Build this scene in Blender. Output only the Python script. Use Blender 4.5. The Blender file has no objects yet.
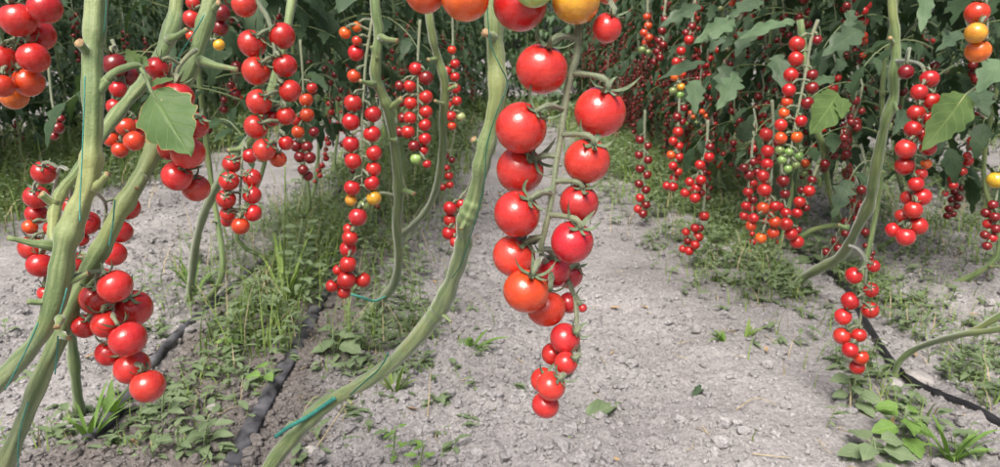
import bpy, math, random
import numpy as np
from mathutils import Vector, Matrix, Quaternion

# ------------------------------------------------------------------ camera, world, sun, exposure
S = bpy.context.scene
C = S.collection
R_ = math.radians
FPX, PITCH, EYE = 700.0, R_(14.7), 0.65
CAM = Vector((0, 0, EYE))
RT = Vector((1, 0, 0)); FW = Vector((0, math.cos(PITCH), -math.sin(PITCH))); UP = Vector((0, math.sin(PITCH), math.cos(PITCH)))
cam = bpy.data.objects.new('camera', bpy.data.cameras.new('camera')); C.objects.link(cam)
cam.location = CAM; cam.rotation_euler = (math.pi/2 - PITCH, 0, 0)
cam.data.sensor_width = 36; cam.data.lens = 36*FPX/1000
cam.data.clip_start = 0.02; cam.data.clip_end = 400
cam.data.dof.use_dof = True; cam.data.dof.focus_distance = 0.56; cam.data.dof.aperture_fstop = 17.0
S.camera = cam

W = bpy.data.worlds.new('World'); S.world = W; W.use_nodes = True
nt = W.node_tree; bg = nt.nodes['Background']
sky = nt.nodes.new('ShaderNodeTexSky'); sky.sky_type = 'NISHITA'; sky.sun_disc = False
SUN_EL, SUN_AZ = R_(56), R_(-162)          # sun high, behind the camera and to the left of it
sky.sun_elevation = SUN_EL; sky.sun_rotation = SUN_AZ
sky.dust_density = 7.0; sky.ozone_density = 0.6; sky.air_density = 0.8
nt.links.new(sky.outputs[0], bg.inputs[0]); bg.inputs[1].default_value = 0.10
sl = bpy.data.lights.new('sun', 'SUN'); sl.energy = 2.9; sl.angle = R_(32); sl.color = (1.0, 0.955, 0.90)
so = bpy.data.objects.new('sun', sl); C.objects.link(so)
sd = Vector((math.sin(SUN_AZ)*math.cos(SUN_EL), math.cos(SUN_AZ)*math.cos(SUN_EL), math.sin(SUN_EL)))
so.rotation_euler = (-sd).to_track_quat('-Z', 'Y').to_euler()
S.view_settings.view_transform = 'Standard'; S.view_settings.look = 'None'
S.view_settings.gamma = 1; S.view_settings.exposure = 0.55
S.cycles.max_bounces = 6; S.cycles.diffuse_bounces = 3; S.cycles.glossy_bounces = 2; S.cycles.transmission_bounces = 3

# ------------------------------------------------------------------ pixel -> place
def ray(px, py):
    return FW + RT*((px-500)/FPX) + UP*((233.5-py)/FPX)
def at(px, py, d):
    return CAM + ray(px, py)*d
def dground(px, py):
    r = ray(px, py); return -EYE/r.z
def gnd(px, py):
    return CAM + ray(px, py)*dground(px, py)

# ------------------------------------------------------------------ noise for the ground
def hsh(ix, iy, k):
    n = (ix*374761393 + iy*668265263 + k*974711) & 0x7fffffff
    n = (n ^ (n >> 13))*1274126177 & 0x7fffffff
    return ((n ^ (n >> 16)) & 0xffff)/65535.0
def vnoise(x, y, k=0):
    ix = np.floor(x).astype(np.int64); iy = np.floor(y).astype(np.int64)
    fx = x-ix; fy = y-iy; fx = fx*fx*(3-2*fx); fy = fy*fy*(3-2*fy)
    a = hsh(ix, iy, k); b = hsh(ix+1, iy, k); c = hsh(ix, iy+1, k); d = hsh(ix+1, iy+1, k)
    return (a+(b-a)*fx)*(1-fy) + (c+(d-c)*fx)*fy
def cells(x, y, k=0):
    ix = np.floor(x).astype(np.int64); iy = np.floor(y).astype(np.int64)
    best = np.full(x.shape, 9.0); hh = np.zeros(x.shape)
    for i in (-1, 0, 1):
        for j in (-1, 0, 1):
            cx = ix+i+hsh(ix+i, iy+j, k); cy = iy+j+hsh(ix+i, iy+j, k+7)
            d = (cx-x)**2+(cy-y)**2; m = d < best
            best = np.where(m, d, best); hh = np.where(m, hsh(ix+i, iy+j, k+13), hh)
    return np.clip(1-best*1.6, 0, 1)*hh
def low(x, y):
    x = np.asarray(x, float); y = np.asarray(y, float)
    z = 0.03*(vnoise(x*2.2+9, y*2.2+5, 1)-.5) + 0.016*(vnoise(x*7+3, y*7+8, 2)-.5)
    z = z - 0.02*np.exp(-((x-0.18)/0.22)**2)
    return z
def lowz(x, y):
    return float(low(np.array([x]), np.array([y]))[0])
def rough_amt(x, y):
    return 0.45 + 0.9*vnoise(x*2.6+2, y*1.9+7, 31) - 0.5*np.exp(-((x-0.50-0.02*(y-1))/0.24)**2)

# ------------------------------------------------------------------ materials
def newmat(name):
    m = bpy.data.materials.new(name); m.use_nodes = True
    n = m.node_tree.nodes; l = m.node_tree.links
    return m, n, l, n['Principled BSDF']
def noise(n, l, scale, detail=3, vec=None, rough=.55):
    t = n.new('ShaderNodeTexNoise'); t.inputs['Scale'].default_value = scale
    t.inputs['Detail'].default_value = detail; t.inputs['Roughness'].default_value = rough
    if vec is not None: l.new(vec, t.inputs['Vector'])
    return t.outputs['Fac']
def ramp(n, l, fac, stops):
    r = n.new('ShaderNodeValToRGB'); e = r.color_ramp.elements
    while len(e) < len(stops): e.new(.5)
    for i, (p, c) in enumerate(stops):
        e[i].position = p; e[i].color = (c[0], c[1], c[2], 1) if not isinstance(c, (int, float)) else (c, c, c, 1)
    l.new(fac, r.inputs[0]); return r.outputs[0]
def mix(n, l, fac, a, b, mode='MIX'):
    x = n.new('ShaderNodeMix'); x.data_type = 'RGBA'; x.blend_type = mode
    for s, v in ((x.inputs[0], fac), (x.inputs[6], a), (x.inputs[7], b)):
        if hasattr(v, 'is_linked') or hasattr(v, 'links'): l.new(v, s)
        elif isinstance(v, (int, float)): s.default_value = v if s.type == 'VALUE' else (v, v, v, 1)
        else: s.default_value = (v[0], v[1], v[2], 1)
    return x.outputs[2]
def mth(n, l, op, a, b=None):
    x = n.new('ShaderNodeMath'); x.operation = op
    for s, v in ((x.inputs[0], a), (x.inputs[1], b)):
        if v is None: continue
        if hasattr(v, 'links'): l.new(v, s)
        else: s.default_value = v
    return x.outputs[0]
def bump(n, l, b, h, strength, dist):
    x = n.new('ShaderNodeBump'); x.inputs['Strength'].default_value = strength; x.inputs['Distance'].default_value = dist
    l.new(h, x.inputs['Height']); l.new(x.outputs[0], b.inputs['Normal'])

def m_tomato():
    m, n, l, b = newmat('tomato_skin')
    oi = n.new('ShaderNodeObjectInfo'); tc = n.new('ShaderNodeTexCoord')
    ob = tc.outputs['Object']
    v = noise(n, l, 1.6, 2, ob)
    c = mix(n, l, 1.0, oi.outputs['Color'], ramp(n, l, v, [(.28, (.80, .72, .75)), (.72, (1.06, 1.28, 1.15))]), 'MULTIPLY')
    sp = n.new('ShaderNodeTexVoronoi'); sp.inputs['Scale'].default_value = 26; l.new(ob, sp.inputs['Vector'])
    f = ramp(n, l, sp.outputs['Distance'], [(.04, .16), (.13, 0)])
    c = mix(n, l, f, c, (.85, .45, .25))
    l.new(c, b.inputs['Base Color'])
    r = ramp(n, l, noise(n, l, 5, 3, ob), [(.3, .19), (.75, .32)])
    l.new(r, b.inputs['Roughness'])
    b.inputs['Coat Weight'].default_value = .5; b.inputs['Coat Roughness'].default_value = .12
    b.inputs['Subsurface Weight'].default_value = .12; b.inputs['Subsurface Radius'].default_value = (.8, .25, .12); b.inputs['Subsurface Scale'].default_value = .006
    bump(n, l, b, noise(n, l, 4, 3, ob), .07, .18)
    return m
def m_stem(name, c1, c2, c3):
    m, n, l, b = newmat(name)
    tc = n.new('ShaderNodeTexCoord'); mp = n.new('ShaderNodeMapping'); mp.inputs['Scale'].default_value = (11, 12, 1)
    l.new(tc.outputs['UV'], mp.inputs['Vector'])
    st = noise(n, l, 1.0, 4, mp.outputs[0], .6)
    c = ramp(n, l, st, [(.30, c1), (.5, c2), (.70, c3)])
    big = noise(n, l, 9, 3, tc.outputs['Object'])
    c = mix(n, l, ramp(n, l, big, [(.5, 0), (.72, .55)]), c, (c3[0]*1.15, c3[1]*.98, c3[2]*.7))
    br = noise(n, l, 26, 5, tc.outputs['Object'], .7)
    c = mix(n, l, ramp(n, l, br, [(.60, 0), (.70, .6)]), c, (.20, .15, .07))
    spk = noise(n, l, 420, 2, tc.outputs['Object'])
    c = mix(n, l, ramp(n, l, spk, [(.66, 0), (.74, .5)]), c, (.07, .09, .03))
    l.new(c, b.inputs['Base Color']); b.inputs['Roughness'].default_value = .6
    b.inputs['Sheen Weight'].default_value = .6; b.inputs['Sheen Roughness'].default_value = .4
    bump(n, l, b, mth(n, l, 'ADD', st, noise(n, l, 260, 2, tc.outputs['Object'])), .5, .0012)
    return m
def m_leaf(name, dark, light, rough=.5, vein=.35, worn=False):
    m, n, l, b = newmat(name)
    tc = n.new('ShaderNodeTexCoord'); oi = n.new('ShaderNodeObjectInfo')
    f = noise(n, l, 22, 3, tc.outputs['Object'])
    c = ramp(n, l, f, [(.28, dark), (.72, light)])
    sx = n.new('ShaderNodeSeparateXYZ'); l.new(tc.outputs['UV'], sx.inputs[0])
    u = mth(n, l, 'ABSOLUTE', mth(n, l, 'SUBTRACT', sx.outputs[0], .5))
    side = mth(n, l, 'FRACT', mth(n, l, 'MULTIPLY', mth(n, l, 'SUBTRACT', sx.outputs[1], mth(n, l, 'MULTIPLY', u, .55)), 6.0))
    sv = ramp(n, l, side, [(.0, 1), (.09, 0), (.93, 0), (1, 1)])
    mv = ramp(n, l, u, [(.0, 1), (.045, 0)])
    vv = mth(n, l, 'MAXIMUM', sv, mv)
    c = mix(n, l, mth(n, l, 'MULTIPLY', vv, vein), c, (light[0]*1.8, light[1]*1.6, light[2]*1.5))
    if worn:
        e = mth(n, l, 'ADD', u, mth(n, l, 'MULTIPLY', noise(n, l, 60, 3, tc.outputs['Object']), .14))
        c = mix(n, l, ramp(n, l, e, [(.535, 0), (.57, .9)]), c, (.42, .27, .12))
        sp = noise(n, l, 85, 2, tc.outputs['Object'])
        c = mix(n, l, ramp(n, l, sp, [(.68, 0), (.72, .8)]), c, (.5, .40, .24))
    l.new(c, b.inputs['Base Color']); b.inputs['Roughness'].default_value = rough
    b.inputs['Specular IOR Level'].default_value = .26
    hb = mth(n, l, 'SUBTRACT', mth(n, l, 'MULTIPLY', noise(n, l, 120, 2, tc.outputs['Object']), .6), vv)
    bump(n, l, b, hb, .35, .0025)
    tr = n.new('ShaderNodeBsdfTranslucent'); l.new(mix(n, l, 1.0, c, (1.3, 1.5, .5), 'MULTIPLY'), tr.inputs[0])
    ms = n.new('ShaderNodeMixShader'); ms.inputs[0].default_value = .22
    l.new(b.outputs[0], ms.inputs[1]); l.new(tr.outputs[0], ms.inputs[2])
    l.new(ms.outputs[0], n['Material Output'].inputs['Surface'])
    return m
def m_plain(name, col, rough=.6, var=.25, scale=40, spec=.4):
    m, n, l, b = newmat(name)
    tc = n.new('ShaderNodeTexCoord')
    f = noise(n, l, scale, 4, tc.outputs['Object'])
    c = ramp(n, l, f, [(.3, tuple(x*(1-var) for x in col)), (.7, tuple(min(1, x*(1+var)) for x in col))])
    l.new(c, b.inputs['Base Color']); b.inputs['Roughness'].default_value = rough; b.inputs['Specular IOR Level'].default_value = spec
    bump(n, l, b, f, .25, .002)
    return m
def soil_nodes(n, l, pos):
    sx = n.new('ShaderNodeSeparateXYZ'); l.new(pos, sx.inputs[0])
    base = ramp(n, l, noise(n, l, 3.2, 5, pos), [(.3, (.25, .241, .243)), (.55, (.33, .32, .322)), (.8, (.412, .40, .398))])
    fine = noise(n, l, 170, 3, pos)
    c = mix(n, l, 1.0, base, ramp(n, l, fine, [(.25, .62), (.7, 1.18)]), 'MULTIPLY')
    # damp dark soil along the two drip hoses
    wob = mth(n, l, 'MULTIPLY', mth(n, l, 'SUBTRACT', noise(n, l, 5, 5, pos), .5), .42)
    dx = mth(n, l, 'ABSOLUTE', mth(n, l, 'ADD', mth(n, l, 'ADD', sx.outputs[0], .53), wob))
    damp = ramp(n, l, dx, [(.14, 1), (.25, 0)])
    near = ramp(n, l, mth(n, l, 'MULTIPLY', sx.outputs[1], .2), [(.36, 1), (.55, .35)])
    c = mix(n, l, mth(n, l, 'MULTIPLY', mth(n, l, 'MULTIPLY', damp, near), .72), c,
            ramp(n, l, fine, [(.3, (.062, .052, .045)), (.7, (.155, .135, .12))]))
    return c, fine
def m_soil(name, crumb):
    m, n, l, b = newmat(name)
    g = n.new('ShaderNodeNewGeometry')
    c, fine = soil_nodes(n, l, g.outputs['Position'])
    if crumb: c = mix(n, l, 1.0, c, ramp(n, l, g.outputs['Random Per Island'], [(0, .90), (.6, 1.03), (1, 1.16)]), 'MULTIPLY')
    else: c = mix(n, l, 1.0, c, (.93, .92, .91), 'MULTIPLY')  # ground sheet darkened to put shade into the gaps between crumbs
    l.new(c, b.inputs['Base Color']); b.inputs['Roughness'].default_value = .95; b.inputs['Specular IOR Level'].default_value = .1
    h = mth(n, l, 'ADD', mth(n, l, 'MULTIPLY', fine, .5), noise(n, l, 60, 4, g.outputs['Position']))
    bump(n, l, b, h, .8, .008)
    return m

M = {}
M['tomato'] = m_tomato()
M['stem'] = m_stem('pale_green_stem', (.075, .13, .045), (.155, .225, .085), (.31, .37, .18))
M['vine'] = m_stem('shaded_vine_stem', (.075, .13, .042), (.145, .215, .078), (.25, .32, .14))
M['stalk'] = m_stem('truss_stalk', (.10, .13, .07), (.165, .20, .12), (.25, .28, .18))
M['calyx'] = m_plain('calyx_green', (.135, .18, .105), .65, .35, 3.0, .3)
M['cut'] = m_plain('dry_cut_end', (.36, .25, .14), .85, .4, 300, .2)
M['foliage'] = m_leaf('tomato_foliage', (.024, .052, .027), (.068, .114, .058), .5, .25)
M['foliage_pale'] = m_leaf('tomato_foliage_pale', (.08, .135, .075), (.15, .23, .13), .55, .2)  # paler foliage colour that carries the haze of the end bushes
M['leaf'] = m_leaf('tomato_leaf', (.06, .11, .032), (.125, .195, .068), .5, .4)
M['leaf_grey'] = m_leaf('grey_green_leaf', (.05, .088, .052), (.10, .15, .09), .42, .3)
M['leaf_worn'] = m_leaf('scorched_leaf', (.06, .12, .04), (.12, .20, .075), .5, .4, True)
M['weed'] = m_leaf('weed_leaf', (.12, .22, .055), (.22, .36, .10), .5, .3)
M['weed_grey'] = m_leaf('weed_grey_leaf', (.13, .19, .10), (.23, .30, .17), .55, .3)
M['grass'] = m_leaf('grass_blade', (.14, .23, .055), (.29, .39, .115), .6, .0)
M['straw'] = m_plain('dry_straw', (.42, .35, .22), .8, .3, 60)
M['soil'] = m_soil('soil_shaded_gaps', False); M['crumb'] = m_soil('pale_crumbs', True)
M['stone'] = m_plain('pale_stone', (.42, .40, .385), .9, .2, 90, .2)
M['hose_dusty'] = m_plain('dusty_hose', (.085, .085, .095), .6, .92, 24, .3)
M['hose_black'] = m_plain('black_hose', (.022, .022, .025), .45, .5, 50, .4)
M['twine'] = m_plain('teal_twine', (.045, .24, .20), .55, .25, 200)
M['twine_dark'] = m_plain('dark_green_twine', (.02, .13, .085), .55, .25, 200)

# ------------------------------------------------------------------ mesh collecting
class MB:
    def __init__(s): s.v = []; s.f = []; s.uv = []; s.mi = []
    def face(s, idx, uvs, mi=0): s.f.append(idx); s.uv.append(uvs); s.mi.append(mi)
    def tube(s, pts, rad, n=8, ridge=0.0, cap=True, capmi=0, mi=0, v0=0.0, flat=None):
        pts = [Vector(p) for p in pts]; L = len(pts); base = len(s.v)
        t = [(pts[min(i+1, L-1)]-pts[max(i-1, 0)]).normalized() for i in range(L)]
        a = t[0].orthogonal().normalized()
        if flat is not None: a = (flat - t[0]*flat.dot(t[0])).normalized()
        vv = v0; ph = random.random()*6
        for i in range(L):
            if i:
                q = t[i-1].rotation_difference(t[i]); a = (q @ a); a = (a - t[i]*a.dot(t[i])).normalized()
                vv += (pts[i]-pts[i-1]).length
            b = t[i].cross(a)
            for k in range(n):
                w = 2*math.pi*k/n; r = rad[i]*(1+ridge*math.cos(5*w+ph))
                fa = 1.0 if flat is None else 0.4
                s.v.append(pts[i] + a*(math.cos(w)*r*fa) + b*(math.sin(w)*r))
            if i:
                for k in range(n):
                    k2 = (k+1) % n; o = base+(i-1)*n
                    s.face((o+k, o+k2, o+n+k2, o+n+k), ((k/n, v1), ((k+1)/n, v1), ((k+1)/n, vv), (k/n, vv)), mi)
            v1 = vv
        if cap:
            for ring, rev in ((0, True), (L-1, False)):
                ids = tuple(base+ring*n+k for k in range(n)); ids = ids[::-1] if rev else ids
                s.face(ids, tuple((.5, .5) for _ in ids), capmi if not rev else mi)
    def hairs(s, pts, rad, count, length, width, rng):
        L = len(pts)
        for _ in range(count):
            x = rng.random()*(L-1.001); i = int(x); f = x-i
            p = pts[i].lerp(pts[i+1], f); r = rad[i]*(1-f)+rad[i+1]*f
            t = (pts[i+1]-pts[i]).normalized(); a = t.orthogonal().normalized()
            a = Quaternion(t, rng.random()*6.283) @ a
            b = t.cross(a); tip = p + a*(r*.97+length*rng.uniform(.5, 1)) + t*length*rng.uniform(-.3, .3)
            q = p + a*r*.95; o = len(s.v)
            s.v += [q-t*width, q+t*width, tip]; s.face((o, o+1, o+2), ((.5, .5),)*3)
    def grid(s, rows, uvs, mi=0):
        o = len(s.v); nr = len(rows); nc = len(rows[0])
        for r in rows: s.v += r
        for i in range(nr-1):
            for j in range(nc-1):
                a = o+i*nc+j
                s.face((a, a+1, a+nc+1, a+nc), (uvs[i][j], uvs[i][j+1], uvs[i+1][j+1], uvs[i+1][j]), mi)
    def mesh(s, name, mats, smooth=True):
        me = bpy.data.meshes.new(name); me.from_pydata([tuple(p) for p in s.v], [], s.f)
        uv = me.uv_layers.new(name='UVMap')
        flat = [c for f in s.uv for p in f for c in p]; uv.data.foreach_set('uv', flat)
        for m in mats: me.materials.append(m)
        me.polygons.foreach_set('material_index', s.mi)
        me.polygons.foreach_set('use_smooth', [smooth]*len(s.f)); me.update()
        return me
def obj(name, me, parent=None, loc=None, rot=None, scale=None):
    o = bpy.data.objects.new(name, me); C.objects.link(o)
    if parent: o.parent = parent
    if loc is not None: o.location = loc
    if rot is not None: o.rotation_mode = 'QUATERNION'; o.rotation_quaternion = rot
    if scale is not None: o.scale = (scale,)*3 if isinstance(scale, (int, float)) else scale
    return o
def tag(o, label, cat, group=None, kind=None):
    if label: o['label'] = label
    if cat: o['category'] = cat
    if group: o['group'] = group
    if kind: o['kind'] = kind
    return o
def empty(name, loc, label, cat, group=None):
    o = bpy.data.objects.new(name, None); C.objects.link(o); o.location = loc; o.empty_display_size = .03
    return tag(o, label, cat, group)
def crom(P, sub):
    """Catmull-Rom through tuples of numbers"""
    out = []; n = len(P)
    for i in range(n-1):
        p0 = P[max(i-1, 0)]; p1 = P[i]; p2 = P[i+1]; p3 = P[min(i+2, n-1)]
        for k in range(sub):
            t = k/sub
            out.append(tuple(.5*((2*b)+(-a+c)*t+(2*a-5*b+4*c-d)*t*t+(-a+3*b-3*c+d)*t**3) for a, b, c, d in zip(p0, p1, p2, p3)))
    out.append(tuple(P[-1])); return out

# ------------------------------------------------------------------ ground
def axis(lo, hi, step, far, ratio=1.22):
    a = list(np.arange(lo, hi, step)); s = step; x = hi
    while x < far: a.append(x); s *= ratio; x += s
    a.append(far); s = step; x = lo-step; pre = []
    while x > -far: pre.append(x); s *= ratio; x -= s
    pre.append(-far); return np.array(pre[::-1]+a)
xs = axis(-1.35, 1.75, .0058, 60); ys = axis(.75, 2.7, .0058, 60)
X, Y = np.meshgrid(xs, ys); Z = low(X, Y)
nearw = np.clip(1-(np.maximum(np.maximum(-1.3-X, X-1.7), np.maximum(.7-Y, Y-2.6)))/.8, 0, 1)
ra = rough_amt(X, Y)
def crumbs(x, y):
    return rough_amt(x, y)*(.011*cells(x*26, y*26, 3) + .011*cells(x*55, y*55, 5) + .006*(vnoise(x*120, y*120, 9)-.5) + .016*cells(x*9, y*9, 21))
Z = Z + nearw*crumbs(X, Y)
nx, ny = len(xs), len(ys)
idx = np.arange(nx*ny).reshape(ny, nx)
quads = np.stack([idx[:-1, :-1], idx[:-1, 1:], idx[1:, 1:], idx[1:, :-1]], -1).reshape(-1, 4)
def np_mesh(name, verts, faces, mat, smooth):
    me = bpy.data.meshes.new(name); k = faces.shape[1]
    me.vertices.add(len(verts)); me.vertices.foreach_set('co', verts.astype(np.float32).ravel())
    me.loops.add(faces.size); me.loops.foreach_set('vertex_index', faces.astype(np.int32).ravel())
    me.polygons.add(len(faces)); me.polygons.foreach_set('loop_start', np.arange(0, faces.size, k, dtype=np.int32))
    me.polygons.foreach_set('use_smooth', np.full(len(faces), smooth)); me.update(calc_edges=True); me.validate()
    me.materials.append(mat); return me
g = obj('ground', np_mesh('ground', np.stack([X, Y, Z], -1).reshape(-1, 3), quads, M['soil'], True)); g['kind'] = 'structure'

# crumbs and clods of dry soil lying over the path
rs = np.random.RandomState(5)
def blobs(sub, nvar, amp):
    import bmesh
    bm = bmesh.new(); bmesh.ops.create_icosphere(bm, subdivisions=sub, radius=1)
    v = np.array([p.co[:] for p in bm.verts]); f = np.array([[q.index for q in p.verts] for p in bm.faces]); bm.free()
    return [v*(1+amp*rs.uniform(-1, 1, (len(v), 1)))*rs.uniform(.7, 1.15, (1, 3)) for _ in range(nvar)], f
def scatter(n, sub, smin, smax, power):
    var, f = blobs(sub, 8, .28)
    y = .82 + (3.4-.82)*rs.rand(n)**2.2; x = rs.uniform(-1.35, 1.75, n)*(.55+.25*y)
    keep = rs.rand(n) < np.clip(rough_amt(x, y)-.1, .07, 1); x, y = x[keep], y[keep]; n = len(x)
    s = smin*(smax/smin)**(rs.rand(n)**power)
    z = low(x, y) + crumbs(x, y)*.9 + s*.45
    a = rs.uniform(0, 6.28, n); V = []
    for i in range(n):
        v = var[i % 8]*s[i]; c, q = math.cos(a[i]), math.sin(a[i])
        V.append(np.stack([v[:, 0]*c-v[:, 1]*q+x[i], v[:, 0]*q+v[:, 1]*c+y[i], v[:, 2]*.8+z[i]], -1))
    nv = len(var[0]); F = (f[None]+np.arange(n)[:, None, None]*nv).reshape(-1, 3)
    return np.concatenate(V), F
v1, f1 = scatter(66000, 1, .0019, .006, 1.2); v2, f2 = scatter(9000, 2, .004, .0145, 2.1)
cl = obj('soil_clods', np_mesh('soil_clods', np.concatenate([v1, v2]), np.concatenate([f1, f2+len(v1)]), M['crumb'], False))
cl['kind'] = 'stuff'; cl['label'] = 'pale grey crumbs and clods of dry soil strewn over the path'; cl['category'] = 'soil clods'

# ------------------------------------------------------------------ tomatoes
rng = random.Random(11)
def tomato_mesh(seg, rings, seed):
    r = random.Random(seed); b = MB(); p1, p2 = r.random()*6, r.random()*6
    ob = r.uniform(.93, .99); e = r.uniform(0, .03)
    rows = []; uv = []
    for i in range(rings+1):
        th = math.pi*i/rings; row = []; u = []
        for k in range(seg+1):
            ph = 2*math.pi*k/seg
            rad = math.sin(th)*(1+.012*math.cos(2*ph+p1)+.010*math.cos(5*ph+p2)*max(0, math.cos(th)))
            z = ob*math.cos(th) - .13*math.exp(-(th/.33)**2) - .018*math.exp(-((math.pi-th)/.08)**2)
            row.append(Vector((rad*math.cos(ph)*(1+e), rad*math.sin(ph), z))); u.append((k/seg, i/rings))
        rows.append(row); uv.append(u)
    b.grid(rows, uv)
    me = b.mesh('tomato', [M['tomato']]); 
    import bmesh
    bm = bmesh.new(); bm.from_mesh(me); bmesh.ops.remove_doubles(bm, verts=bm.verts, dist=1e-4); bmesh.ops.recalc_face_normals(bm, faces=bm.faces); bm.to_mesh(me); bm.free()
    return me
TOM = {0: [tomato_mesh(48, 30, i) for i in range(4)], 1: [tomato_mesh(28, 18, 10+i) for i in range(4)], 2: [tomato_mesh(16, 10, 20+i) for i in range(3)]}
def calyx_mesh(seed, hi):
    r = random.Random(seed); b = MB(); n = r.choice((5, 5, 6)); st = 7 if hi else 4
    zb = .86
    for k in range(n):
        a = 2*math.pi*k/n + r.uniform(-.25, .25); L = r.uniform(.9, 1.3) if hi else r.uniform(.75, 1.15); w = r.uniform(.09, .125); lift = r.uniform(.25, .95); tw = r.uniform(-.35, .35)
        rows = []; uv = []
        for i in range(st+1):
            t = i/st; rr = .05+L*t*(1-.18*t*t); z = zb + .05 - .02*t + lift*t**2.2 - .10*math.sin(math.pi*min(1, t*1.2))*(1-lift)
            # keep above the fruit's shoulder
            if rr < .98: z = max(z, .96*math.sqrt(max(0, 1-rr*rr)) - .13*math.exp(-(math.asin(min(1, rr))/.33)**2) + .045)
            ww = w*(math.sin(math.pi*min(1, .18+.82*t))**.8)*(1 if t < .99 else .05)+.004
            aa = a+tw*t*t; d = Vector((math.cos(aa), math.sin(aa), 0)); s_ = Vector((-d.y, d.x, 0)); c = d*rr+Vector((0, 0, z))
            rows.append([c-s_*ww+Vector((0, 0, .03)), c, c+s_*ww+Vector((0, 0, .03))]); uv.append([(0, t), (.5, t), (1, t)])
        b.grid(rows, uv)
    b.tube([(0, 0, zb-.06), (0, 0, zb+.06), (0, 0, zb+.13)], [.13, .13, .075], 8)
    return b.mesh('calyx', [M['calyx']])
CAL = {0: [calyx_mesh(i, True) for i in range(6)], 1: [calyx_mesh(i+20, False) for i in range(4)]}
COL = {'r': (.53, .019, .018), 'b': (.62, .033, .028), 'd': (.21, .008, .010), 'p': (.54, .024, .032), 'o': (.73, .11, .016), 'a': (.64, .055, .016),  # the dark red is ripe red with the rows' shade put into it
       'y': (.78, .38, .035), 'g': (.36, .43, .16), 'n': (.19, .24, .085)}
def tint(k):
    c = COL[k]; a = rng.uniform(.86, 1.08); b = rng.uniform(.75, 1.35)
    return (min(c[0]*a, .85), c[1]*b*a, c[2]*a, 1)
TG = 'tomato trusses hanging from the plants'

def truss(label, d, rach, toms, rw=4.0, pw=2.6, det=1, cal=True, seed=1, group=TG, hairs=0):
    """rach: (px,py[,d]); toms: (px,py,diam,colour[,dz in radii toward camera][,(cx,cy) calyx pixel])"""
    r = random.Random(seed*77+5)
    rp = [(p[0], p[1], p[2] if len(p) > 2 else d) for p in rach]
    sm = crom(rp, 6); P3 = [at(*p) for p in sm]
    root_loc = P3[0]
    e = empty('tomato_truss', root_loc, label, 'tomato truss', group)
    b = MB(); L = len(P3)
    rad = [rw*sm[i][2]/FPX/2*(1-.45*i/(L-1)) for i in range(L)]
    b.tube([p-root_loc for p in P3], rad, 10 if det == 0 else 6, .05 if det == 0 else 0)
    if hairs: b.hairs([p-root_loc for p in P3], rad, hairs, .0022, .00013, r)
    T = []
    for t in toms:
        dz = 0; cp = None
        for x in t[4:]:
            if isinstance(x, tuple): cp = x
            else: dz = x
        R = t[2]/2*d/FPX
        # depth the rachis has nearest to this fruit
        j = min(range(L), key=lambda i: abs(sm[i][1]-t[1])+.3*abs(sm[i][0]-t[0]))
        dd = sm[j][2] - dz*R + r.uniform(-.25, .25)*R
        T.append([t[0], t[1], t[2], t[3], dd, cp])
    for _ in range(60):
        moved = False
        for i in range(len(T)):
            for j in range(i):
                A, B = T[i], T[j]
                pa, pb = at(*A[:2], A[4]), at(*B[:2], B[4]); ra, rb = A[2]*A[4]/FPX/2, B[2]*B[4]/FPX/2
                gap = (ra+rb)*.985-(pa-pb).length
                if gap > 1e-5:
                    sg = 1 if A[4] > B[4] else -1
                    k = min(.5*gap+.0006, .004); A[4] += sg*k; B[4] -= sg*k; moved = True
        if not moved: break
    for (px, py, dm, col, dd, cp) in T:
        c = at(px, py, dd); R = dm*dd/FPX/2
        if cp is None:
            j = min(range(L), key=lambda i: math.hypot(sm[i][0]-px, sm[i][1]-(py-.75*dm)))
            ap = P3[j]; ax = (ap-c).normalized()*.8 + Vector((0, 0, .9)) + Vector((r.uniform(-.3, .3), -.32+r.uniform(-.25, .2), 0)); ax.normalize()
        else:
            ux, uy = (cp[0]-px)/(dm/2), (py-cp[1])/(dm/2); q = math.hypot(ux, uy)
            if q > .86: ux, uy, q = ux/q*.86, uy/q*.86, .86
            ax = (RT*ux+UP*uy-FW*math.sqrt(1-q*q)).normalized()
            j = min(range(L), key=lambda i: math.hypot(sm[i][0]-cp[0], sm[i][1]-cp[1]+dm*.12))
            ap = P3[j]
        q = Vector((0, 0, 1)).rotation_difference(ax) @ Quaternion((0, 0, 1), r.random()*6.28)
        o = obj('tomato', r.choice(TOM[det]), e, c-root_loc, q, R); o.color = tint(col)
        if cal: obj('calyx', r.choice(CAL[0 if det == 0 else 1]), o)
        # pedicel with its knuckle
        end = c+ax*R*.9; h = (ap-end).length
        p0, p1_, p2_, p3_ = ap, ap.lerp(end, .35)+Vector((0, 0, h*.12)), end+ax*h*.4, end
        n = 9; pts = []; prad = []
        w = pw*dd/FPX/2
        for i in range(n):
            t = i/(n-1)
            pts.append(p0*(1-t)**3+p1_*3*t*(1-t)**2+p2_*3*t*t*(1-t)+p3_*t**3-root_loc)
            prad.append(w*(1.1-.2*t+(.45*math.exp(-((t-.62)/.1)**2))+(.35 if i == n-1 else 0)))
        b.tube(pts, prad, 8 if det == 0 else 5)
        if hairs: b.hairs(pts, prad, hairs//14, .0016, .0001, r)
    obj('stalk', b.mesh('stalk', [M['stalk'], M['cut']]), e)
    return e

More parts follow.
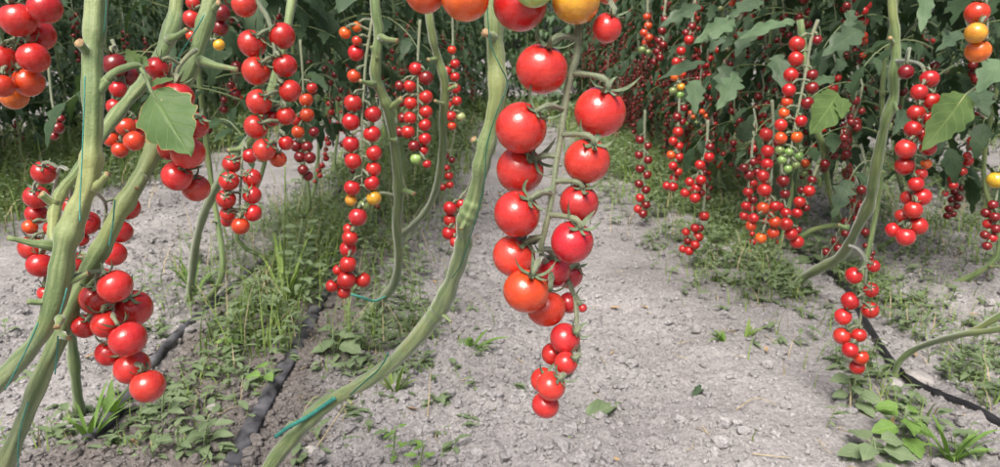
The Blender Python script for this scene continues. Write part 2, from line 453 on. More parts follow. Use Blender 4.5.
# ------------------------------------------------------------------ leaves
def leaf_rows(length, width, n, cols, seed, lobes=4, fold=.25, droop=.3, ripple=.0, depth=.28):
    r = random.Random(seed); rows = []; uv = []; ph = r.random()*6
    for i in range(n+1):
        t = i/n
        w = width*.5*(math.sin(math.pi*min(1, .06+.94*t**.72))**.85)
        w *= 1-depth*(0.5+0.5*math.cos(2*math.pi*(lobes*t+.35)))*(1 if .08 < t < .95 else 0)*(.6+.8*r.random())
        if i == n: w = .002*width
        row = []; u_ = []
        for c in cols:
            x = c*w; y = length*(t + .07*abs(c)*(1 if c else 0)*(1-t)-.03*abs(c))
            z = fold*abs(x) - droop*length*t*t + ripple*length*math.sin(9*t+ph+c*2)*abs(c)
            row.append(Vector((x, y, z))); u_.append((.5+.5*c, t))
        rows.append(row); uv.append(u_)
    return rows, uv
def frame(y, z):
    y = y.normalized(); x = y.cross(z).normalized(); z = x.cross(y)
    return Matrix((x, y, z)).transposed()
def add_leaf(b, base, direction, normal, length, width, n=7, cols=(-1, 0, 1), seed=0, mi=0, **k):
    rows, uv = leaf_rows(length, width, n, cols, seed, **k); m = frame(direction, normal)
    b.grid([[base + m @ p for p in row] for row in rows], uv, mi)
def compound(b, base, az, length, r, size, droop, n=7, up0=.45):
    d = Vector((math.cos(az), math.sin(az), up0)).normalized(); pts = [base]; p = base.copy(); st = 7
    for i in range(st):
        d = (d+Vector((0, 0, -droop*(.5+i*.17)))).normalized(); p = p+d*length/st; pts.append(p.copy())
    b.tube(pts, [.0026*(1-.6*i/st) for i in range(st+1)], 4, mi=1, cap=False)
    side = Vector((-math.sin(az), math.cos(az), 0))
    for i, f in ((2, .6), (4, .95), (6, .8)):
        for s in (-1, 1):
            t = (pts[i+1]-pts[i-1]).normalized() if i < st else d
            dr = t*.45+side*s+Vector((0, 0, r.uniform(-.75, .05))); ln = size*f*r.uniform(.75, 1.15)
            nm = Vector((r.uniform(-.4, .4), r.uniform(-.4, .4), 1))
            q = pts[i]+dr.normalized()*.008
            add_leaf(b, q, dr, nm, ln, ln*r.uniform(.5, .66), n, seed=r.randrange(9999), fold=r.uniform(-.1, .4), droop=r.uniform(.1, .6), lobes=r.choice((2.5, 3.5, 4.5)), depth=.48)
    ln = size*1.15
    add_leaf(b, pts[-1], d+Vector((0, 0, -.2)), Vector((r.uniform(-.3, .3), r.uniform(-.3, .3), 1)), ln, ln*.6, n, seed=r.randrange(9999), fold=.2, droop=.35, lobes=3.5, depth=.48)
def foliage_mesh(seed, z0, z1, count, size, reach, mat='foliage', n=9):
    r = random.Random(seed); b = MB()
    for i in range(count):
        z = z0+(z1-z0)*((i+r.random())/count)
        az = i*2.4+r.uniform(-.5, .5)
        compound(b, Vector((.02*math.cos(az), .02*math.sin(az), z)), az, reach*r.uniform(.7, 1.2), r, size*r.uniform(.8, 1.2), r.uniform(.12, .28), n)
    return b.mesh('foliage', [M[mat], M['vine']])
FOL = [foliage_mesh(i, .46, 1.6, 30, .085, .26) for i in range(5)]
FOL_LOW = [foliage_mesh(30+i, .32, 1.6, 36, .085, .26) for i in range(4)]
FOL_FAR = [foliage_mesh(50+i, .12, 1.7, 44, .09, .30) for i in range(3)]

# ------------------------------------------------------------------ plants with traced stems
def stem_pts(P, sub=6):
    """P: (px,py,width px,d) -> 3-D points and radii"""
    sm = crom(P, sub)
    return [at(p[0], p[1], p[3]) for p in sm], [p[2]*p[3]/FPX/2 for p in sm]
def stub(b, p0, p1, w0, w1, loc, cut=True):
    a = at(*p0)-loc; c = at(*p1)-loc; ra = w0*p0[2]/FPX/2; rc = w1*p1[2]/FPX/2
    mid = a.lerp(c, .5)+Vector((0, 0, -.001))
    b.tube([a, a.lerp(c, .3)+Vector((0, 0, -.0005)), mid, a.lerp(c, .85), c], [ra*1.5, ra*1.05, (ra+rc)/2, rc, rc*1.15], 8, .05, capmi=1 if cut else 0)
def bumpy(rad, r, amp=.075):
    ph = r.random()*9; n = len(rad)
    knots = [r.uniform(0, n) for _ in range(max(2, n//11))]
    return [x*(.875+amp*math.sin(i*.55+ph)+amp*.6*math.sin(i*1.31+ph*2)+sum(.13*math.exp(-((i-k)/1.1)**2) for k in knots)) for i, x in enumerate(rad)]
PG = 'tomato plants'
def plant(label, stems, stubs, mat='stem', hairs=0, seg=16, seed=3, group=PG, fol=None):
    r = random.Random(seed)
    d = stems[0][-1]; loc = at(d[0], d[1], d[3])
    e = empty('tomato_plant', loc, label, 'tomato plant', group)
    for k, st in enumerate(stems):
        p, rad = stem_pts(st); rad = bumpy(rad, r); b = MB()
        q = [x-loc for x in p]; b.tube(q, rad, seg, .06 if seg > 16 else .045)
        if hairs: b.hairs(q, rad, hairs, .0016, .00012, r)
        for s_ in stubs:
            if s_[0] == k: stub(b, *s_[1:5], loc)
        obj('stem', b.mesh('stem', [M[mat], M['cut']]), e)
    if fol:
        for (mesh, x, y, z, rz) in fol:
            o = obj('foliage', mesh, e, Vector((x, y, z))-loc); o.rotation_euler = (0, 0, rz)
    return e
def near_leaf(parent, base, tip, width, normal, mat, seed, lobes=3.5, fold=.15, droop=.12, ripple=.012, depth=.25, name='leaf', stalk_from=None, label=None):
    """base, tip, stalk_from: (px,py,d); width in metres"""
    loc = parent.location; a = at(*base); t = at(*tip); b = MB()
    add_leaf(b, a-loc, t-a, normal, (t-a).length, width, 22, (-1, -.66, -.33, 0, .33, .66, 1), seed, lobes=lobes, fold=fold, droop=droop, ripple=ripple, depth=depth)
    if stalk_from:
        s = at(*stalk_from); m_ = s.lerp(a, .5)+Vector((0, 0, .004)); b.tube([s-loc, m_-loc, a-loc, a.lerp(t, .25)-loc+normal.normalized()*-.0012], [.0018, .0016, .0013, .0008], 6, mi=1)
    o = obj(name, b.mesh(name, [M[mat], M['stem']]), parent)
    if label: o['label'] = label
    return o
VIEW = -FW

# middle plant
P0 = plant('thick pale green tomato stem running diagonally from the dusty soil up past the biggest truss',
  [[(500, -160, 20, .60), (497, -40, 20, .60), (494, 20, 21, .61), (496, 60, 21, .62), (497, 95, 20, .62), (490, 130, 19, .63), (481, 165, 18, .64), (475, 195, 19, .66), (471, 208, 22, .665), (467, 217, 22, .67), (464, 229, 18, .68), (463, 245, 17.5, .70), (453, 278, 18, .74),
    (442, 303, 20, .775), (435, 314, 19, .79), (420, 334, 17, .82), (395, 360, 17, .86), (370, 379, 16, .90), (345, 393, 16, .94), (320, 409, 17, .97), (300, 430, 17, 1.0), (280, 452, 17, 1.03), (262, 478, 18, 1.05), (252, 497, 19, 1.07)]],
  [(0, (494, 36, .61), (485, 33, .595), 8, 8), (0, (482, 150, .64), (473, 139, .63), 8, 7), (0, (469, 212, .67), (461, 229, .66), 8, 4), (0, (440, 310, .78), (451, 322, .765), 6, 2.5), (0, (418, 337, .82), (428, 326, .81), 5, 3),
   (0, (345, 394, .94), (352, 404, .93), 4, 3)], hairs=2600, seg=20)
# left plant
P1 = plant('stout pale tomato stem with two thick branches and teal twine, carrying the scorched leaf',
  [[(99, -150, 21, .55), (97, -30, 22, .55), (94, 30, 22, .55), (92, 60, 22, .55), (93, 110, 21, .55), (92, 150, 21, .55), (88, 182, 22, .55), (76, 213, 24, .55), (65, 245, 25, .55), (58, 288, 23, .56), (43, 330, 20, .57), (18, 362, 20, .59), (-15, 394, 20, .61), (-60, 440, 20, .66), (-120, 520, 20, .78)],
   [(220, -150, 17, .64), (213, -20, 17, .64), (203, 30, 17, .64), (190, 70, 17, .64), (173, 102, 17, .64), (160, 132, 18, .63), (150, 158, 18, .62), (135, 186, 18, .61), (118, 215, 19, .60), (103, 245, 20, .60), (90, 267, 20, .60), (72, 302, 19, .60), (60, 335, 19, .61), (40, 380, 18, .63), (22, 425, 18, .66), (3, 470, 18, .70), (-20, 540, 18, .78)],
   [(186, -150, 16, .70), (177, -5, 16, .69), (173, 24, 16, .68), (162, 52, 15, .67), (147, 78, 14, .66), (130, 98, 13, .65), (107, 127, 13, .62), (92, 150, 13, .60), (78, 172, 12, .59), (64, 188, 12, .585), (56, 205, 12, .58), (53, 232, 12, .57), (57, 248, 12, .56)]],
  [(0, (91, 55, .55), (79, 43, .535), 9, 9), (0, (94, 188, .55), (108, 174, .545), 9, 6), (0, (55, 246, .55), (7, 238, .53), 9, 5), (0, (52, 300, .56), (27, 302, .55), 7, 6), (0, (56, 204, .58), (41, 194, .57), 8, 8),
   (0, (62, 285, .56), (88, 273, .56), 6, 5), (0, (60, 318, .56), (57, 327, .55), 7, 6), (1, (143, 176, .61), (137, 188, .60), 6, 5), (1, (197, 60, .64), (237, 70, .63), 8, 5), (1, (78, 295, .60), (98, 277, .59), 7, 5),
   (1, (62, 335, .6), (69, 338, .59), 6, 5), (2, (168, 40, .67), (187, 30, .66), 7, 5), (1, (212, 10, .64), (219, 3, .63), 7, 6), (0, (97, 92, .55), (108, 80, .55), 10, 9)], hairs=2200, seg=20)
near_leaf(P1, (151, 91, .575), (186, 153, .548), .053, (VIEW+Vector((-.15, 0, .35))), 'leaf_worn', 5, lobes=4.5, fold=-.16, droop=.1, ripple=.03, depth=.16, stalk_from=(140, 68, .57), label='scorched leaf with brown dry edges and a hole')
near_leaf(P1, (139, 66, .57), (124, 48, .57), .014, VIEW, 'leaf', 6, label='small folded leaflet')
near_leaf(P1, (139, 67, .57), (146, 55, .575), .012, VIEW+Vector((.4, 0, 0)), 'leaf', 7)
near_leaf(P1, (148, 86, .58), (172, 76, .57), .010, VIEW+Vector((0, 0, .8)), 'leaf_worn', 8)
b = MB(); loc = P1.location; pts, rad = stem_pts([(104, 83, 8, .55), (112, 74, 7, .55), (125, 68, 7, .56), (139, 66, 6, .57), (146, 78, 4, .575), (151, 91, 3.5, .577)]); b.tube([p-loc for p in pts], rad, 10, .04); obj('leaf_stalk', b.mesh('leaf_stalk', [M['stem']]), P1)

FA = [(FOL[0], -.86, 1.75, .05, .3)]
plant('short upright tomato stem base rising from the soil beside the lowest dangling bunch',
  [[(84, 255, 10, 1.0), (73, 290, 11, 1.05), (71, 320, 11, 1.12), (72, 345, 11, 1.18), (75, 375, 11, 1.22), (78, 402, 12, 1.26), (80, 416, 13, 1.28)]], [], 'vine', seg=12)
plant('thin curved tomato stem behind the bunch with star shaped calyxes, rising from bare soil',
  [[(300, -60, 10, 1.25), (285, 40, 10, 1.2), (262, 118, 11, 1.2), (245, 146, 12, 1.22), (230, 165, 11, 1.26), (217, 186, 10, 1.32), (204, 213, 9, 1.42), (196, 243, 9, 1.55), (192, 275, 9, 1.68), (189, 300, 10, 1.80), (188, 312, 11, 1.85)]],
  [(0, (245, 148, 1.22), (228, 151, 1.2), 7, 5)], 'vine', seg=12, fol=[(FOL[1], -.62, 1.75, .02, .4)])
plant('slender tomato stem with cut leaf stubs standing between two pairs of red trusses',
  [[(372, -120, 11, 1.08), (375, 0, 11, 1.10), (379, 30, 11, 1.11), (377, 52, 12, 1.12), (376, 78, 12, 1.14), (384, 98, 12, 1.16), (390, 117, 11, 1.18), (397, 165, 11, 1.25), (399, 196, 12, 1.30), (397, 222, 10, 1.36), (399, 256, 10, 1.46), (395, 281, 10, 1.56), (384, 297, 10, 1.65), (371, 312, 11, 1.72), (362, 324, 12, 1.75)]],
  [(0, (380, 37, 1.11), (397, 41, 1.09), 6, 5), (0, (389, 108, 1.17), (402, 99, 1.15), 7, 6), (0, (398, 187, 1.29), (414, 194, 1.27), 7, 5), (0, (374, 84, 1.14), (360, 81, 1.12), 6, 4), (0, (378, 60, 1.12), (371, 46, 1.11), 4, 3), (0, (397, 140, 1.2), (389, 139, 1.2), 5, 4)], 'vine', seg=12, fol=[(FOL[2], -.42, 1.85, .08, 2.0)])
plant('slim bent tomato stem just behind the orange fruit, bowing towards the path at its foot',
  [[(420, -120, 9, 1.4), (428, 0, 9, 1.42), (433, 39, 9, 1.45), (438, 58, 9, 1.48), (444, 78, 10, 1.5), (445, 97, 10, 1.53), (443, 120, 9, 1.57), (443, 149, 9, 1.64), (438, 182, 8, 1.76), (428, 208, 8, 1.92), (415, 223, 8, 2.05), (402, 234, 8, 2.2), (390, 243, 9, 2.3), (384, 250, 10, 2.33)]],
  [(0, (438, 58, 1.48), (428, 60, 1.46), 5, 4), (0, (445, 90, 1.52), (457, 86, 1.5), 5, 4), (0, (445, 104, 1.54), (435, 101, 1.5), 4, 3)], 'vine', seg=10, fol=[(FOL[3], -.36, 2.3, .1, 1.0)])
P5 = plant('pale tomato stem standing apart beside the low bunch that nearly touches the weeds',
  [[(888, -120, 9, 1.28), (892, 0, 9, 1.30), (895, 30, 10, 1.31), (896, 54, 11, 1.32), (894, 76, 11, 1.33), (894, 97, 11, 1.35), (886, 120, 11, 1.37), (881, 142, 11, 1.4), (874, 178, 12, 1.45), (870, 202, 12, 1.5), (858, 226, 11, 1.57), (848, 246, 11, 1.65), (838, 258, 11, 1.72), (820, 268, 10, 1.8), (803, 278, 10, 1.88), (793, 288, 11, 1.92)]],
  [(0, (875, 178, 1.45), (884, 171, 1.44), 6, 4), (0, (894, 45, 1.32), (890, 38, 1.3), 5, 4), (0, (893, 100, 1.35), (898, 112, 1.34), 4, 3), (0, (896, 62, 1.33), (905, 61, 1.28), 5, 4), (0, (848, 228, 1.6), (838, 225, 1.6), 5, 4)], 'vine', seg=12, fol=[(FOL[4], 1.06, 1.75, .12, 1.0)])
near_leaf(P5, (838, 93, 1.28), (812, 133, 1.20), .066, VIEW+Vector((.2, 0, .5)), 'leaf', 15, droop=.05, depth=.16, label='pale light green leaf hanging in front of dark foliage')
near_leaf(P5, (843, 98, 1.27), (842, 118, 1.22), .03, VIEW+Vector((-.3, 0, .5)), 'leaf', 16, droop=.05)
near_leaf(P5, (966, 94, 1.1), (929, 145, 1.02), .062, VIEW+Vector((.1, 0, .5)), 'leaf', 17, droop=.12, depth=.18, lobes=4.5, stalk_from=(985, 85, 1.15), label='broad veined leaf hanging over the bunch')
plant('leaning tomato stem sprouting low across the weeds by the black hose',
  [[(1090, 285, 10, 1.05), (1040, 318, 8, 1.1), (1000, 329, 7, 1.15), (965, 334, 7, 1.22), (940, 340, 6.5, 1.3), (915, 349, 7, 1.38), (899, 362, 7, 1.42), (894, 378, 8, 1.44)],
   [(1060, 285, 8, 1.12), (1000, 316, 8, 1.2), (975, 330, 7, 1.24), (955, 336, 7, 1.26)]], [], 'vine', seg=10)
plant('forked thin tomato stem beneath the hanging green fruit, beside bushy weeds',
  [[(800, 20, 8, 1.9), (815, 120, 8, 1.92), (824, 150, 8, 1.95), (828, 185, 7, 2.0), (838, 215, 7, 2.1), (846, 235, 7, 2.2), (848, 248, 8, 2.25)],
   [(846, 226, 6, 2.12), (830, 226, 6, 2.1), (812, 230, 6, 2.1), (800, 238, 6, 2.12)]], [], 'vine', seg=8, fol=[(FOL_LOW[1], .95, 2.2, .1, .2)])

# ------------------------------------------------------------------ trusses traced one by one
truss('biggest truss of glossy red tomatoes, hanging alone before the bare path, tapering to small fruit', .46,
  [(582, -60, .47), (579, 10, .462), (578, 40), (576, 58), (569, 82), (564, 110), (560, 140), (556, 165), (553, 190), (549, 212), (545, 230, .459), (541, 250, .462), (547, 263, .482), (560, 271, .493), (570, 285, .486), (576, 305, .476), (577, 335, .47), (578, 355, .467), (570, 374, .465), (557, 378, .46)],
  [(541.7, 69, 51.5, 'b', .35, (549, 45)), (600, 112, 52, 'b', .2, (607, 91)), (521, 128, 52, 'b', .4, (538, 112)), (520, 170, 48, 'b', -.5, (535, 160)), (587, 161, 46, 'b', .1, (592, 145)), (517, 214, 47, 'b', .3, (532, 197)),
   (579, 203, 39, 'p', -.1, (581, 188)), (572, 242, 43, 'p', .2, (579, 227)), (514, 256, 44, 'b', .1, (529, 238)), (526, 291, 45, 'a', 1.3, (535, 267)), (546, 308, 40, 'a', .5), (553, 271, 35, 'p', .0, (551, 254)), (568, 274, 30, 'p', -.9, (580, 262)),
   (569, 303, 21, 'p', -.4, (580, 297)), (582.5, 308, 9, 'p', -.3), (565, 338.6, 31.5, 'p', .5, (577, 330)), (553, 354, 23, 'r', -.5), (566, 363, 23.5, 'b', .4, (576, 356)), (543, 380, 25, 'r', -.6), (551, 386, 30, 'b', .6, (562, 374)), (545.6, 405, 27.5, 'b', -.2)],
  rw=7.6, pw=5.0, det=0, seed=1, hairs=1500)
truss('half hidden truss of unripe orange, yellow and green tomatoes above the biggest truss', .45,
  [(500, -120, .47), (520, -70, .46), (540, -45, .455), (575, -38, .455), (600, -20, .455), (611, 3, .455)],
  [(425, -7, 41, 'o', .2), (465, -2, 49, 'o', .6), (520, 5, 54, 'r', -.1, (522, -22)), (534, -11, 39, 'g', 1.5), (576, 1, 48, 'y', .7, (578, -22)), (609, -8, 25, 'o', -.8), (607, 28, 30, 'b', .0, (612, 17))],
  rw=8, pw=5, det=0, seed=2, hairs=500)
truss('close bunch of nine round red tomatoes hanging low from the twine tied stem', .59,
  [(72, 277, .56), (88, 273, .57), (102, 272, .58), (111, 280, .59), (112, 300, .60), (112, 325, .605), (118, 350, .605), (128, 368, .605)],
  [(98, 298, 35, 'r', -.5), (115, 286, 33.5, 'b', .5), (85, 326, 24.5, 'r', 0), (106, 324, 29, 'r', -.1), (133, 308, 37, 'b', .8), (128, 339, 36.5, 'b', .7), (109, 353, 26, 'r', -.6), (132, 367, 35, 'b', .4), (148, 386, 34, 'b', .9)], rw=5, pw=4, det=0, seed=3)
truss('loose red truss half hidden behind the thick twine tied stem, above bare soil', .84,
  [(68, 170, .62), (60, 167, .7), (56, 180, .78), (52, 200, .84), (46, 225), (42, 245), (46, 275)],
  [(43.6, 172.5, 23, 'r', .3), (36.5, 197, 24, 'r', 0), (36.5, 214, 21, 'r', .4), (30, 227, 14.5, 'a', 0), (32, 248, 25, 'r', .2), (40, 265, 25, 'r', .6), (46, 293, 16, 'r', 0), (52, 228, 16, 'r', -.5)], rw=4, pw=3, seed=4)
truss('red truss showing between the two crossing thick stems', .80,
  [(90, 190, .70), (100, 196, .76), (106, 206), (104, 225), (100, 250), (90, 262)],
  [(72, 205, 20, 'r', -.3), (88, 223, 23, 'r', .2), (81, 239, 15, 'r', 0), (76, 262, 19, 'r', .3), (128, 208, 24, 'r', .2), (121, 232, 22, 'r', .4), (114, 254, 24, 'r', .6), (104, 275, 14, 'r', 0)], rw=4, pw=3, seed=5)
truss('shiny red truss hanging partly behind the scorched leaf', .605,
  [(196, 50, .63), (186, 58, .618), (176, 75, .61), (180, 110, .605), (186, 140, .605), (184, 170, .605)],
  [(157, 68, 22.5, 'r', .2), (162, 86, 20, 'r', -.3), (178, 97, 31, 'r', .2), (194, 125, 28, 'r', .1, (203, 118)), (170, 149, 24, 'r', -.4), (188, 153, 33, 'b', .5), (177, 176, 30.5, 'b', .5, (188, 168)), (196, 188, 27.5, 'b', .2)], rw=5, pw=3.5, det=0, seed=6)
truss('smaller reddish orange bunch peeking out under the bent leaf stalk behind the thick stem', .95,
  [(112, 40), (118, 55), (124, 80), (124, 105), (124, 130)],
  [(115, 65, 24, 'd', .3), (128, 76, 21, 'd', 0), (118, 89, 17, 'r', .2), (115, 107, 17, 'r', .2), (126, 127, 20, 'a', .4), (141, 126, 19, 'r', -.2), (111, 139, 16, 'a', .2), (134, 141, 20, 'a', .5), (120, 150, 16, 'a', .3)], rw=4, pw=3, seed=7)
truss('plump red bunch with one orange fruit cut off by the corner of the view', .62,
  [(8, -60, .63), (12, -10), (16, 30, .64), (10, 55, .64), (12, 85, .64)],
  [(45, 8, 32, 'r', .2), (18, 20, 34.5, 'b', .6), (39, 35, 31.5, 'r', .2), (2, 59, 30, 'r', .3), (33.5, 58, 30.5, 'r', .4), (28, 82, 30, 'a', .2), (2, 86, 24, 'a', .2), (14, 96, 27, 'o', -.2)], rw=5, pw=3.5, det=0, seed=8)
truss('tall red truss with many spidery green calyxes along its stalk, ending in one orange tomato', .85,
  [(248, -40), (257, 0), (267, 17), (272, 32), (275, 52), (279, 76), (282, 100), (280, 126), (274, 148)],
  [(244, 5, 25, 'b', .3), (252, 44, 28, 'b', .2, (263, 36)), (282, 36, 27, 'r', -.2, (273, 29)), (256, 71, 28.5, 'b', .3, (268, 62)), (285, 66, 24, 'r', 0, (280, 55)), (290, 91, 23, 'r', -.1, (283, 84)), (259, 102, 26, 'b', .4, (270, 96)), (286, 116, 19, 'r', -.4), (256, 127, 24, 'b', .3, (267, 123)), (264, 150, 23, 'b', .5, (273, 143)), (278, 159, 17, 'a', .2), (286, 143, 15, 'r', 0), (272, 118, 18, 'r', -.8)],
  rw=5, pw=3.5, det=0, seed=9)
truss('dark red truss under orange fruit in the shade behind the spidery truss', 1.3,
  [(300, 40), (303, 80), (303, 120), (303, 180)],
  [(306, 100, 14, 'a', .2), (307, 115, 14.5, 'a', .2), (298, 132, 13, 'a', .2), (296, 146, 12, 'd', 0), (307, 147, 12, 'd', .3), (300, 157, 12, 'd', 0), (310, 158, 12, 'd', .2), (303, 170, 11, 'd', .2), (308, 176, 10, 'd', 0), (296, 120, 12, 'r', -.3), (312, 88, 11, 'r', 0), (314, 132, 11, 'd', -.3)], rw=3, pw=2.2, seed=10)
truss('small red bunch with dark star shaped calyxes facing out, hanging off a curved stem', 1.06,
  [(262, 118, 1.2), (252, 132, 1.12), (244, 142, 1.08), (242, 160), (241, 180), (240, 200), (240, 216)],
  [(232, 164, 18.5, 'r', .2, (236, 160)), (250, 156, 15, 'r', -.4), (229, 181, 19.5, 'r', .3, (232, 178)), (252, 178, 18.5, 'r', .1, (250, 174)), (226, 199, 19.5, 'r', .3, (229, 195)), (252, 195, 18.5, 'r', .2, (250, 191)), (228, 214, 16, 'r', .1, (231, 211)), (253, 213, 17.5, 'r', .2, (248, 209)), (227, 221, 12, 'r', -.3), (240.5, 226, 18, 'a', .5)], rw=3.5, pw=2.5, seed=11)
truss('red fruit and one small yellow fruit behind the top of the second thick stem', 1.1,
  [(205, -40), (207, 0), (207, 25), (212, 42)],
  [(192, 19, 18, 'r', .2), (193, 3, 14, 'r', 0), (222, 13, 17, 'd', .3), (220, 28, 16.5, 'd', .2), (192, 36, 12, 'a', 0), (219, 45, 11.5, 'y', .2)], rw=3.5, pw=2.5, seed=12)
truss('long double row truss of red tomatoes, orange at its top and yellow at its foot', 1.15,
  [(372, 20), (366, 60), (364, 90), (362, 120), (362, 150), (362, 185)],
  [(357, 27, 11, 'o'), (345, 33, 12, 'o', .2), (357, 41, 10, 'a'), (356, 53, 16.5, 'r', .2), (354, 76, 13.5, 'a'), (353, 103, 18.5, 'r', .2), (373, 114, 17, 'r'), (351, 122, 18, 'r', .2), (372, 134, 17, 'r'), (351, 144, 17, 'r', .2), (374, 153, 16, 'r'), (353, 161, 17, 'r', .2), (373.5, 169, 16, 'r'), (372, 183, 15, 'r'), (352, 188, 16, 'r', .2), (374, 198, 15, 'y'), (351, 200, 12, 'y', -.3)], rw=3.5, pw=2.5, seed=13)
truss('short curved red bunch touching the twine, one greenish yellow fruit at its top', 1.3,
  [(396, 196, 1.3), (384, 193), (372, 196), (364, 202), (357, 222), (352, 245), (350, 272)],
  [(364, 206, 13, 'n', .3), (358, 217, 18.5, 'p', .3), (349, 229, 12, 'r'), (350, 238, 16, 'r', .3), (348, 249, 17, 'r', .3), (348, 264, 17, 'r', .4), (346.5, 280, 19, 'r', .6), (363, 280, 15.5, 'r', .2), (332, 286, 13, 'r'), (344, 292, 14, 'r', -.3), (338, 270, 11, 'r', -.5)], rw=4, pw=2.5, seed=14)
truss('dense dark red double truss with a pale green fruit below, beside the slim bent stem', 1.5,
  [(420, 20), (418, 60), (418, 90), (418, 120), (417, 150)],
  [(416, 69, 14, 'r', .2), (426, 78, 15, 'd', .2), (410, 86, 12.5, 'r', .2), (400, 86, 11, 'd', -.3), (410.5, 103, 13.5, 'r', .2), (426, 97, 14, 'r', .2), (426, 112, 13.5, 'r', .2), (410, 118, 13, 'r', .2), (425, 125, 13, 'r', .2), (408, 132, 14, 'r', .3), (425, 139, 13, 'r', .2), (414, 146, 12, 'd'), (423, 150, 11, 'r'), (416, 159, 11.5, 'g', .2), (427, 164, 9, 'r'), (401, 102, 11, 'd', -.4), (403, 118, 11, 'd', -.4), (400, 132, 11, 'd', -.3)], rw=3, pw=2, seed=15)
truss('thin red truss tipped by a pale green fruit, against grey foliage ending the path', 1.8,
  [(452, 0), (453, 40), (453, 70), (454, 110)],
  [(452, 50, 9, 'a'), (455, 64, 10, 'r'), (447, 71, 10, 'r'), (455, 77, 10, 'r'), (448, 88, 10, 'r'), (456, 89, 10, 'r'), (457, 101, 10, 'r', .3), (448, 105, 10, 'r'), (451, 116, 11, 'r', .3), (461, 117, 9.5, 'g'), (452, 126, 9, 'a')], rw=2.5, pw=1.8, seed=16)
truss('small red bunch hanging in front of the pale soil right behind the diagonal stem', 1.4,
  [(474, 170, 1.35), (468, 188), (460, 198), (456, 215), (454, 235)],
  [(450, 208, 14, 'r', .2), (461, 204, 11, 'r'), (450, 220, 13, 'r', .3), (461, 216, 11, 'r', -.2), (449, 233, 14, 'r', .3), (460, 228, 11, 'r', -.2), (455, 242, 11, 'p', .2)], rw=3, pw=2, seed=17)
truss('tiny red bunch low over the far end of the path', 2.3,
  [(455, 130), (450, 160), (446, 185)], [(449, 176, 9, 'r'), (443, 187, 8, 'r'), (450, 185, 8, 'r'), (447, 168, 7, 'r'), (452, 160, 7, 'd'), (446, 156, 7, 'd')], rw=2, pw=1.5, seed=18)
# the further row beside the path
truss('long heavy red truss hanging beside the broad veined leaf', 1.1,
  [(897, 61, 1.28), (908, 61, 1.2), (922, 66, 1.12), (926, 85), (924, 110), (917, 140), (914, 170), (913, 200), (911, 225)],
  [(906, 72, 15, 'd', -.3), (929.5, 79, 18, 'r', .3), (919, 92, 16, 'r', .2), (931, 101, 18, 'r', .2), (916, 113, 17, 'r', .3), (927, 118, 15, 'r', -.2), (913, 129, 17, 'r', .3), (922, 134, 15, 'r', 0), (905.5, 149, 20, 'b', .3), (928, 148, 16, 'r', -.2), (904.5, 166, 19, 'r', .3), (926, 164, 11, 'o', -.2), (921, 174, 12, 'r', 0), (916, 184, 15, 'r', .3), (908, 198, 15, 'r', -.2), (922, 197, 18, 'r', .2), (913, 210, 18, 'r', .4), (902, 216, 14, 'r', 0), (893, 230, 15, 'r', 0), (917.5, 226, 19, 'r', .4), (905.5, 237, 18.5, 'b', .3)], rw=4, pw=2.6, seed=19)
truss('low red bunch of flattish fruit almost touching the weeds and the black hose', 1.25,
  [(850, 246, 1.6), (858, 249, 1.4), (865, 258, 1.28), (866, 272), (864, 290), (861, 315), (857, 345)],
  [(873.5, 266, 13, 'r', .2, (869, 263)), (854, 275.5, 17, 'r', .2, (857, 270)), (871, 290, 15, 'r', .1, (867, 287)), (850, 301, 18, 'r', .3, (856, 296)), (870, 310, 17, 'r', .2, (866, 306)), (843, 316.5, 17, 'b', .3), (842, 336, 17.5, 'b', .3), (859, 335, 14.5, 'r', 0), (850, 350, 16, 'r', .4), (860.5, 357, 15.5, 'a', .2), (857, 367, 15, 'r', -.3)], rw=4, pw=2.5, seed=20)
truss('three orange and yellow tomatoes in a column by dark leaves at the upper corner', .92,
  [(990, -60, .94), (986, -10, .94), (987, 20, .94), (987, 45, .94)],
  [(977, 13, 23, 'a', .3), (976, 33, 21, 'y', .4), (978, 51, 23.5, 'o', .2)], rw=4, pw=3, seed=21)
truss('ripening truss running from red down through orange to small green fruit', 1.3,
  [(818, 20), (811, 40), (804, 80), (796, 120), (790, 155)],
  [(817, 40, 10, 'd'), (797, 44, 16, 'r', .2), (796, 59, 15.5, 'r', .2), (791, 75, 15, 'r', .2), (812, 75, 12, 'd'), (789, 90, 13.5, 'r', .2), (812, 88, 13, 'd'), (787, 102, 11.5, 'a'), (807, 103, 13, 'd'), (784, 113, 11, 'o'), (801, 121, 12.5, 'r'), (781, 125, 13, 'r'), (781, 138, 12.5, 'a', .2), (797, 137, 12, 'o', .2), (780, 150, 10, 'n'), (789, 152, 8.5, 'n'), (799, 156, 9.5, 'n'), (782, 160, 9, 'n'), (796, 165, 8, 'n'), (788, 169, 8.5, 'n')], rw=3.5, pw=2.2, seed=22)
truss('red truss turning orange at its foot, next to the fruit that is still green', 1.6,
  [(772, 100), (773, 130), (772, 160), (770, 195), (765, 225)],
  [(766, 134, 13.5, 'r', .2), (767.5, 151, 13, 'r', .2), (767, 164, 12.5, 'r', .2), (777, 142, 11, 'd', -.3), (763, 176, 12.5, 'r', .2), (764.5, 190, 14, 'r', .2), (763, 208, 13, 'a', .2), (775, 206, 11, 'r'), (775, 222, 12, 'a', .2), (773, 233, 12, 'a'), (761, 238, 11.5, 'o'), (751, 226, 11, 'a'), (754, 218, 10, 'r', -.2)], rw=3, pw=2, seed=23)
